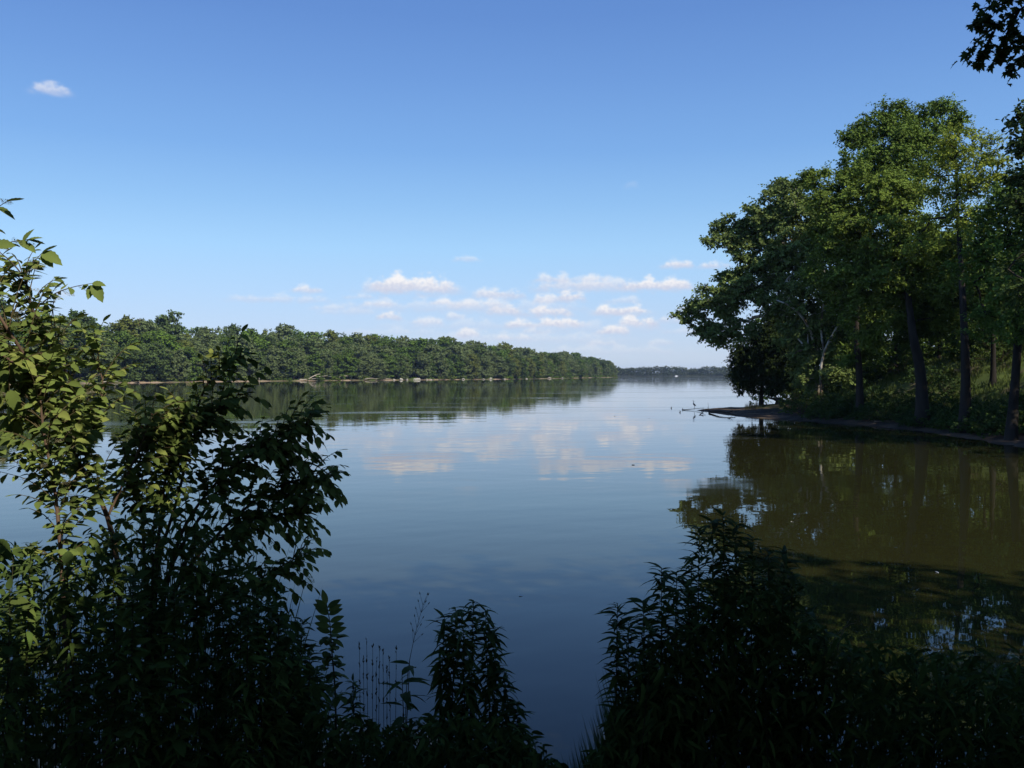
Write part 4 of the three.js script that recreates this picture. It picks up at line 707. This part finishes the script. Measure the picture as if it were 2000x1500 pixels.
[[868, 1205, 4.4, 'narrow leaved stalk forming the left of the two dark plumes'], [890, 1190, 4.4, 'bent stalk beside the left dark plume'], [925, 1172, 4.4, 'tallest stalk of the two dark plumes by the gap'], [948, 1190, 4.45, 'stalk close right of the tallest dark plume'], [965, 1225, 4.5, 'short stalk on the right side of the dark plumes'], [905, 1230, 4.3, 'stalk between the two dark plumes'], [985, 1310, 4.4, 'small feathery stalk right of the dark plumes'], [1010, 1370, 4.3, 'low stalk at the left side of the gap']]
  .forEach(([px, py, d, l]) => weed('weed_stalk', l, null, px, py, d, { size: 0.1, most: 36, sides: 2, dense: 110, droop: 0.4 }));
[[800, 1290, 4.3, 'big leaved weed between the grass stalks and the dark plumes'], [785, 1315, 4.2, 'low weed beside the grass stalks']].forEach(([px, py, d, l]) => weed('weed_stalk', l, null, px, py, d, { size: 0.15, most: 26, sides: 0, dense: 26 }));
// lit clump and edge weeds of the left mass
for (const [px, py, d, l] of order([[470, 1150, 3.7], [500, 1160, 3.7], [525, 1175, 3.75], [545, 1200, 3.8], [485, 1190, 3.6], [560, 1235, 3.9]], w => `${w} sunlit weed stalk from the left at the side of the left thicket`)) weed('weed_stalk', l, 'sunlit weed stalks in the left thicket', px, py, d, { mats: shrubTone, most: 34, size: 0.075, sides: 6 });
for (const [px, py, d, l] of order([[590, 1210, 4.2], [605, 1260, 4.2], [572, 1260, 4.1], [620, 1310, 4.2], [690, 1330, 4.3]], w => `${w} dark weed stalk from the left at the water side of the thicket`)) weed('weed_stalk', l, 'dark weed stalks beside the left thicket', px, py, d, { most: 30, size: 0.08 });
for (const [px, py, d, l] of order([[60, 1060, 3.6], [130, 1100, 3.5], [220, 1040, 3.6], [300, 1010, 3.7], [380, 1040, 3.7], [430, 1080, 3.8], [260, 1120, 3.4], [340, 1150, 3.5], [20, 1150, 3.4]], w => `${w} weed stalk from the left inside the lower left thicket`)) weed('weed_stalk', l, 'weed stalks inside the left thicket', px, py, d, { mats: shrubTone, most: 30, size: 0.08, geos: [...narrowLeaves, elmLeaves[1], elmLeaves[4]] });
{ // pinnate plant
  const q = rng(210), base = footOf(655, 4.1), pl = new Plant('pinnate_plant', 'upright plant with paired oval leaflets standing alone left of the grass stalks', 'plant', base, elmDark, 120);
  const P = pl.stalk([base, ...P3([[655, 1360, 4.1], [648, 1270, 4.1], [644, 1215, 4.1], [638, 1180, 4.1]])], 0.005, 0.0015, [0.05, 0.05, 0.03], 20);
  for (let k = 0; k < 6; k++) { const p = P[19 - Math.round(k * 1.2)]; for (const s of [-1, 1]) pl.leaf(p, V(s * 0.9, 0.25 + 0.1 * (5 - k) * 0.5 + 0.1 * q(), 0.3 * (q() - 0.5)), V(0, 0.6, 0.8), 0.068 + 0.008 * q(), pinnaLeaf, q); }
  pl.leaf(P[20], V(-0.3, 1, 0), V(0, 0.3, 1), 0.07, pinnaLeaf, q);
  for (let k = 0; k < 90; k++) { const p = P[4 + Math.floor(q() * 9)], a = q() * 6.283; pl.leaf(p.clone().add(V((q() - 0.5) * 0.06, 0, (q() - 0.5) * 0.06)), V(Math.cos(a), (q() - 0.5), Math.sin(a)), UP, 0.04 + 0.03 * q(), elmLeaves[k % 6], q); }
  pl.done(a => a[0].y);
}
{ // grass stalks with seed heads
  const q = rng(220); let first = null;
  for (const [px, py, x2, lb] of order([[702, 1265, 706], [716, 1255, 722], [728, 1262, 725], [741, 1268, 735], [748, 1275, 752], [760, 1290, 768], [774, 1272, 768], [735, 1290, 733], [710, 1290, 712], [756, 1310, 753]], w => `${w} thin dry grass stalk from the left beside the dark plumes`)) {
    const base = footOf(x2, 4.4), o = thing('grass_stalk', lb, 'grass stalk', base, 'grass stalks left of the dark plumes'), top = at(px, py, 4.4), P = curve([base, base.clone().lerp(top, 0.6), top], 12), g = new GB(base), s = new GB(base);
    g.tube(P, P.map((p, k) => 0.0022 * (1 - 0.6 * k / 12)), 4, () => [0.08, 0.075, 0.04]); mesh('stem', g.build(true), M.bark, o);
    for (let k = 0; k < 22; k++) { const p = P[9 + Math.floor(q() * 4)]; s.leaf(p.x, p.y + (q() - 0.5) * 0.03, p.z, (q() - 0.5) * 0.7, 0.8, (q() - 0.5) * 0.7, q() - 0.5, 0.1, 1, 0.02, 0.005, [0.09, 0.075, 0.045], 1); } mesh('seed_head', s.build(), M.nearLeaf, o);
  }
  const base = footOf(790, 4.4), o = thing('grass_stalk', 'tall single grass stem with an open seed head leaning right', 'grass stalk', base), P = curve([base, ...P3([[795, 1330, 4.4], [806, 1260, 4.4], [826, 1182, 4.4]])], 16), g = new GB(base), s = new GB(base);
  g.tube(P, P.map((p, k) => 0.0024 * (1 - 0.7 * k / 16)), 4, () => [0.08, 0.075, 0.04]); mesh('stem', g.build(true), M.bark, o);
  for (let k = 0; k < 14; k++) { const p = P[11 + Math.floor(q() * 6)], a = (q() - 0.3) * 1.2; const e = p.clone().add(V(Math.sin(a) * 0.05, Math.cos(a) * 0.05, 0)); s.tube([p, e], [0.0012, 0.0006], 3, () => [0.09, 0.075, 0.045]); s.leaf(e.x, e.y, e.z, Math.sin(a), Math.cos(a), 0, 0, 0, 1, 0.02, 0.005, [0.09, 0.075, 0.045], 1); } mesh('seed_head', s.build(true), M.nearLeaf, o);
}
{ // dry pale twigs over the dark right mass
  const q = rng(225);
  [[1622, 1262, 1648, 1226, 'dry pale twig leaning right over the dark mass on the right'], [1590, 1300, 1606, 1252, 'broken dry twig in the dark mass below the tall clump'], [1575, 1270, 1640, 1255, 'dry twig lying across the dark mass on the right'], [1640, 1250, 1662, 1206, 'topmost dry pale twig at the right']].forEach(([x0, y0, x1, y1, l]) => {
    const a = at(x0, y0, 4.1), b = at(x1, y1, 4.05), base = footOf(x0 - 20, 4.15), o = thing('dry_twig', l, 'twig', base), pale = () => [0.3, 0.25, 0.17], g = new GB(base);
    const P = curve([base, a.clone().lerp(base, 0.4), a, b], 16); g.tube(P, P.map((p, k) => 0.003 * (1 - 0.7 * k / 16)), 5, pale); mesh('stem', g.build(true), M.bark, o);
    for (let k = 0; k < 5; k++) { const p = P[9 + k], t = new GB(base), e = p.clone().add(V((q() - 0.3) * 0.09, 0.05 * (q() - 0.2), (q() - 0.5) * 0.04)); t.tube([p, p.clone().lerp(e, 0.5).add(V(0, 0.008, 0)), e], [0.0014, 0.001, 0.0005], 4, pale); mesh('twig', t.build(true), M.bark, o); }
  });
}
{ // undergrowth: nobody could count it. Heights follow the top line of the dark mass
  const q = rng(230), top = [[-120, 1060], [0, 1050], [120, 1060], [240, 1000], [320, 930], [430, 960], [510, 1050], [570, 1190], [610, 1320], [650, 1390], [760, 1410], [880, 1385], [990, 1395], [1040, 1430], [1095, 1488], [1112, 1530], [1125, 1530], [1150, 1475], [1200, 1420], [1232, 1350], [1262, 1270], [1330, 1220], [1420, 1130], [1520, 1150], [1590, 1205], [1700, 1250], [1800, 1260], [1900, 1275], [2000, 1300], [2150, 1300]];
  const line = x => { let k = 0; while (k < top.length - 2 && x > top[k + 1][0]) k++; return lerp(top[k][1], top[k + 1][1], clamp((x - top[k][0]) / (top[k + 1][0] - top[k][0]), 0, 1)); };
  const parts = [], st = new GB();
  const geos = [...narrowLeaves, elmLeaves[0], elmLeaves[2], elmLeaves[4]].map(g => { const c = g.clone(); return c; });
  for (let k = 0; k < 26000; k++) {
    const px = -120 + 2270 * q(), y0 = line(px), py = y0 + Math.pow(q(), 0.8) * (1640 - y0), d = 3.7 + 1.1 * q(), p = at(px, py, d), gy = nearHeight(p.x, p.z); if (p.y < gy - 0.05) continue;
    const broad = q() < 0.45 && px < 620, g = (broad ? geos[4 + Math.floor(q() * 3)] : geos[Math.floor(q() * 4)]).clone(), s = (broad ? 0.055 : 0.066) * (0.6 + 0.8 * q()), a = q() * 6.283, [x, y, z] = frame(V(Math.cos(a), (q() - 0.5) * 1.2 - 0.45, Math.sin(a)), V((q() - 0.5) * 1.4, 0.7, (q() - 0.5) * 1.4 + 0.3));
    g.applyMatrix4(mtx.makeBasis(x.multiplyScalar(s), y.multiplyScalar(s), z.multiplyScalar(s)).setPosition(p));
    const c = g.attributes.color, f = 0.7 + 0.6 * q(); for (let j = 0; j < c.count; j++) c.setXYZ(j, 0.075 * f, 0.115 * f, 0.03 * f);
    parts.push(g);
    if (k % 48 === 0) { const b = V(p.x + (q() - 0.5) * 0.2, gy - 0.05, p.z); st.tube([b, b.clone().lerp(p, 0.5).add(V((q() - 0.5) * 0.1, 0, 0)), p], [0.005, 0.003, 0.0012], 4, () => [0.06, 0.05, 0.03]); }
  }
  const o = thing('undergrowth', 'dark leafy undergrowth along the whole near bank', 'undergrowth', V(0, 0, 0), null, 'stuff');
  mesh('foliage', mergeGeometries(parts), M.nearLeaf, o); mesh('stem', st.build(true), M.bark, o);
  const gg = new GB();
  for (let k = 0; k < 5200; k++) {
    const px = k % 3 ? 1125 + 150 * q() : -100 + 2200 * q(), d = 3.9 + 1.2 * q(), p = footOf(px, d), y = line(px), t = at(px, k % 3 ? y + 30 : y + 60, d), h = (t.y - p.y) * (0.6 + 0.45 * q()); if (h < 0.1) continue;
    const dx = (q() - 0.5) * 0.55, dz = (q() - 0.5) * 0.4, P = [p, V(p.x + dx * h * 0.18, p.y + h * 0.7, p.z + dz * h * 0.18), V(p.x + dx * h * 0.5, p.y + h, p.z + dz * h * 0.5)];
    for (let j = 0; j < 2; j++) { const A = P[j], B = P[j + 1], l = A.distanceTo(B); gg.leaf(A.x, A.y, A.z, (B.x - A.x) / l, (B.y - A.y) / l, (B.z - A.z) / l, dz + 0.3, 0.1, 1, l * 1.03, j ? 0.006 : 0.008, [0.08, 0.12, 0.032], 0.7 + 0.6 * q()); }
  }
  tag(mesh('grass', gg.build(), M.nearLeaf), 'dark long grass along the near bank and beside the gap', 'grass', null, 'stuff');
}

// ---------------------------------------------------------------- trees around the viewpoint, mostly unseen: crowns shaped to shade the bank and near water
function shadeTree(label, base, trunk, lobes, seed, o = {}) { return tree('shade_tree', label, { base, trunk: [base.clone(), ...trunk], r0: 0.35, lobes, seed, R: 0.9, per: 46, L: 0.26, W: 0.22, col: [0.045, 0.07, 0.02], ...o }); }
{
  const gy = (x, z) => nearHeight(x, z) - 0.1, b1 = V(10, gy(10, 2), 2);
  const t1 = shadeTree('tree beside the viewpoint whose leafy branch hangs into the top right corner', b1, [V(10, 7, 1.5), V(10.5, 11, 1), V(11, 15, 0)], [[V(10.5, 12, 0), [6, 5.6, 5.2], 210], [V(5.8, 8.2, 1), [2.2, 1.6, 2.6], 26], [V(2.0, 7.1, -2.1), [0.9, 0.5, 0.8], 66], [V(2.4, 7.1, -1.1), [0.9, 0.5, 0.8], 66], [V(2.7, 7, -0.2), [0.9, 0.5, 0.8], 60], [V(3.9, 7.2, -1.2), [1.2, 0.6, 1.6], 60], [V(1.25, 7.0, 1.0), [1.2, 0.5, 0.7], 44], [V(3, 7.2, 1.6), [1.6, 0.6, 1.2], 50], [V(4.5, 9, 3.5), [2.6, 1.2, 1.6], 50], [V(9, 7, 5), [3, 3, 2], 80], [V(5, 7.6, 0.4), [1.8, 0.9, 2], 40], [V(11, 17, -0.5), [4.5, 2.4, 4], 50], [V(8, 10, -2.5), [3, 3, 2.5], 60], [V(2.2, 10, -4.6), [3.8, 1.3, 2.4], 120], [V(6.8, 10.3, -5), [3.4, 1.5, 2.4], 110], [V(3.5, 12, -2), [3, 1.4, 2], 70]], 81);  // unseen low and forward lobes are added to shade the saplings and block sky
  { // the branch with lobed leaves in the top right corner
    const q = rng(88), pl = { o: t1, b: b1 }, mats = leafTint([0.07, 0.105, 0.028], 'lobed', 4, 0.35), D = 6;
    const br = [[[2200, -140, 6.2], [2080, -40, 6.1], [1990, 20, 6], [1915, 74, 6], [1884, 116, 6]], [[2080, -40, 6.1], [2000, -10, 6], [1945, 12, 6], [1910, 18, 6]], [[2120, 0, 6], [2030, 90, 6], [1985, 120, 6], [1972, 150, 6]], [[1990, 20, 6], [1965, 70, 6], [1945, 120, 6]], [[1960, 50, 6], [1925, 45, 6], [1906, 44, 6]], [[1940, 62, 6], [1925, 95, 6], [1905, 122, 6]], [[2030, 90, 6], [1985, 80, 6], [1960, 105, 6]]];
    const wg = new GB(b1); wg.tube(curve([V(10, 9, 1), V(7, 9, -2.5), at(2300, -210, 6.4), at(2200, -140, 6.2)], 14), Array.from({ length: 15 }, (_, k) => 0.07 - 0.0038 * k), 7, () => [0.04, 0.033, 0.026]);
    for (const s of br) wg.tube(curve(P3(s), 10), Array.from({ length: 11 }, (_, k) => 0.012 - 0.0009 * k), 5, () => [0.04, 0.033, 0.026]);
    const branch = mesh('branch', wg.build(true), M.bark, t1);
    for (const s of br) { const P = curve(P3(s), 30); for (let k = 4; k < 31; k++) for (let m = 0; m < 2; m++) {
      const p = P[k], a = q() * 6.283, lf = mesh('leaf', lobedLeaf, mats[Math.floor(q() * 4)], t1), [x, y, z] = frame(V(Math.cos(a) * 0.9, -0.55 + 0.5 * (q() - 0.5), Math.sin(a) * 0.9), V(q() - 0.5, 0.8, q() - 0.5));
      lf.position.copy(p).sub(b1).add(V((q() - 0.5) * 0.08, (q() - 0.5) * 0.08, (q() - 0.5) * 0.1)); lf.quaternion.setFromRotationMatrix(mtx.makeBasis(x, y, z)); lf.scale.setScalar(0.035 + 0.038 * q()); } }
  }
  shadeTree('big tree on the near bank right of the viewpoint', V(19, gy(19, 2), 2), [V(19, 8, 1.5), V(19, 13, 0.5), V(19.5, 18, 0)], [[V(19, 14, 0), [6.6, 6.8, 5.5], 240], [V(19.5, 20, -0.5), [4.5, 2.6, 4], 56], [V(25, 12, -1), [4, 5, 4], 80]], 82);
  shadeTree('unseen tree added behind the viewpoint on the left for shade', V(-6, gy(-6, 8), 8), [V(-6, 6, 8), V(-5.5, 10, 8)], [[V(-6, 8.5, 8), [4.5, 3.5, 3.5], 90]], 83);
  shadeTree('unseen tall tree added behind the viewpoint on the left to block sky', V(-7, gy(-7, 4), 4), [V(-7, 7, 4), V(-6.5, 13, 3), V(-6, 17, 3)], [[V(-6.5, 13, 3), [5, 5, 5], 200], [V(-9, 10, 0.5), [4, 3.5, 3], 90], [V(-4, 16, 5), [4, 3, 4], 90], [V(-3.6, 9.8, -4.6), [3.8, 1.3, 2.4], 120], [V(-8, 9, -4), [3, 2.5, 2.6], 90], [V(-4, 12, -2), [3, 1.5, 2.2], 70]], 85);  // unseen foliage put in to keep skylight off the near plants
  shadeTree('unseen tall tree added straight behind the viewpoint to block sky', V(2, gy(2, 13), 13), [V(2, 7, 13), V(2, 12, 13), V(2, 16, 13)], [[V(1, 11, 13), [7, 7, 4], 260]], 86);
  shadeTree('unseen thicket tree added close behind the viewpoint to darken the foreground', V(1.5, gy(1.5, 6), 6), [V(1.5, 4, 6), V(1.5, 6, 6)], [[V(0.5, 5, 5.5), [4.5, 3.2, 2.2], 190], [V(-6, 5, 4), [3.4, 3.4, 2], 120], [V(6.5, 5.5, 4.5), [3.4, 3.6, 2.2], 130], [V(-9, 4.5, 0), [2.4, 3.4, 3], 90]], 84);  // added out of view so less sky reaches the foreground from behind
}

renderer.render(scene, camera);
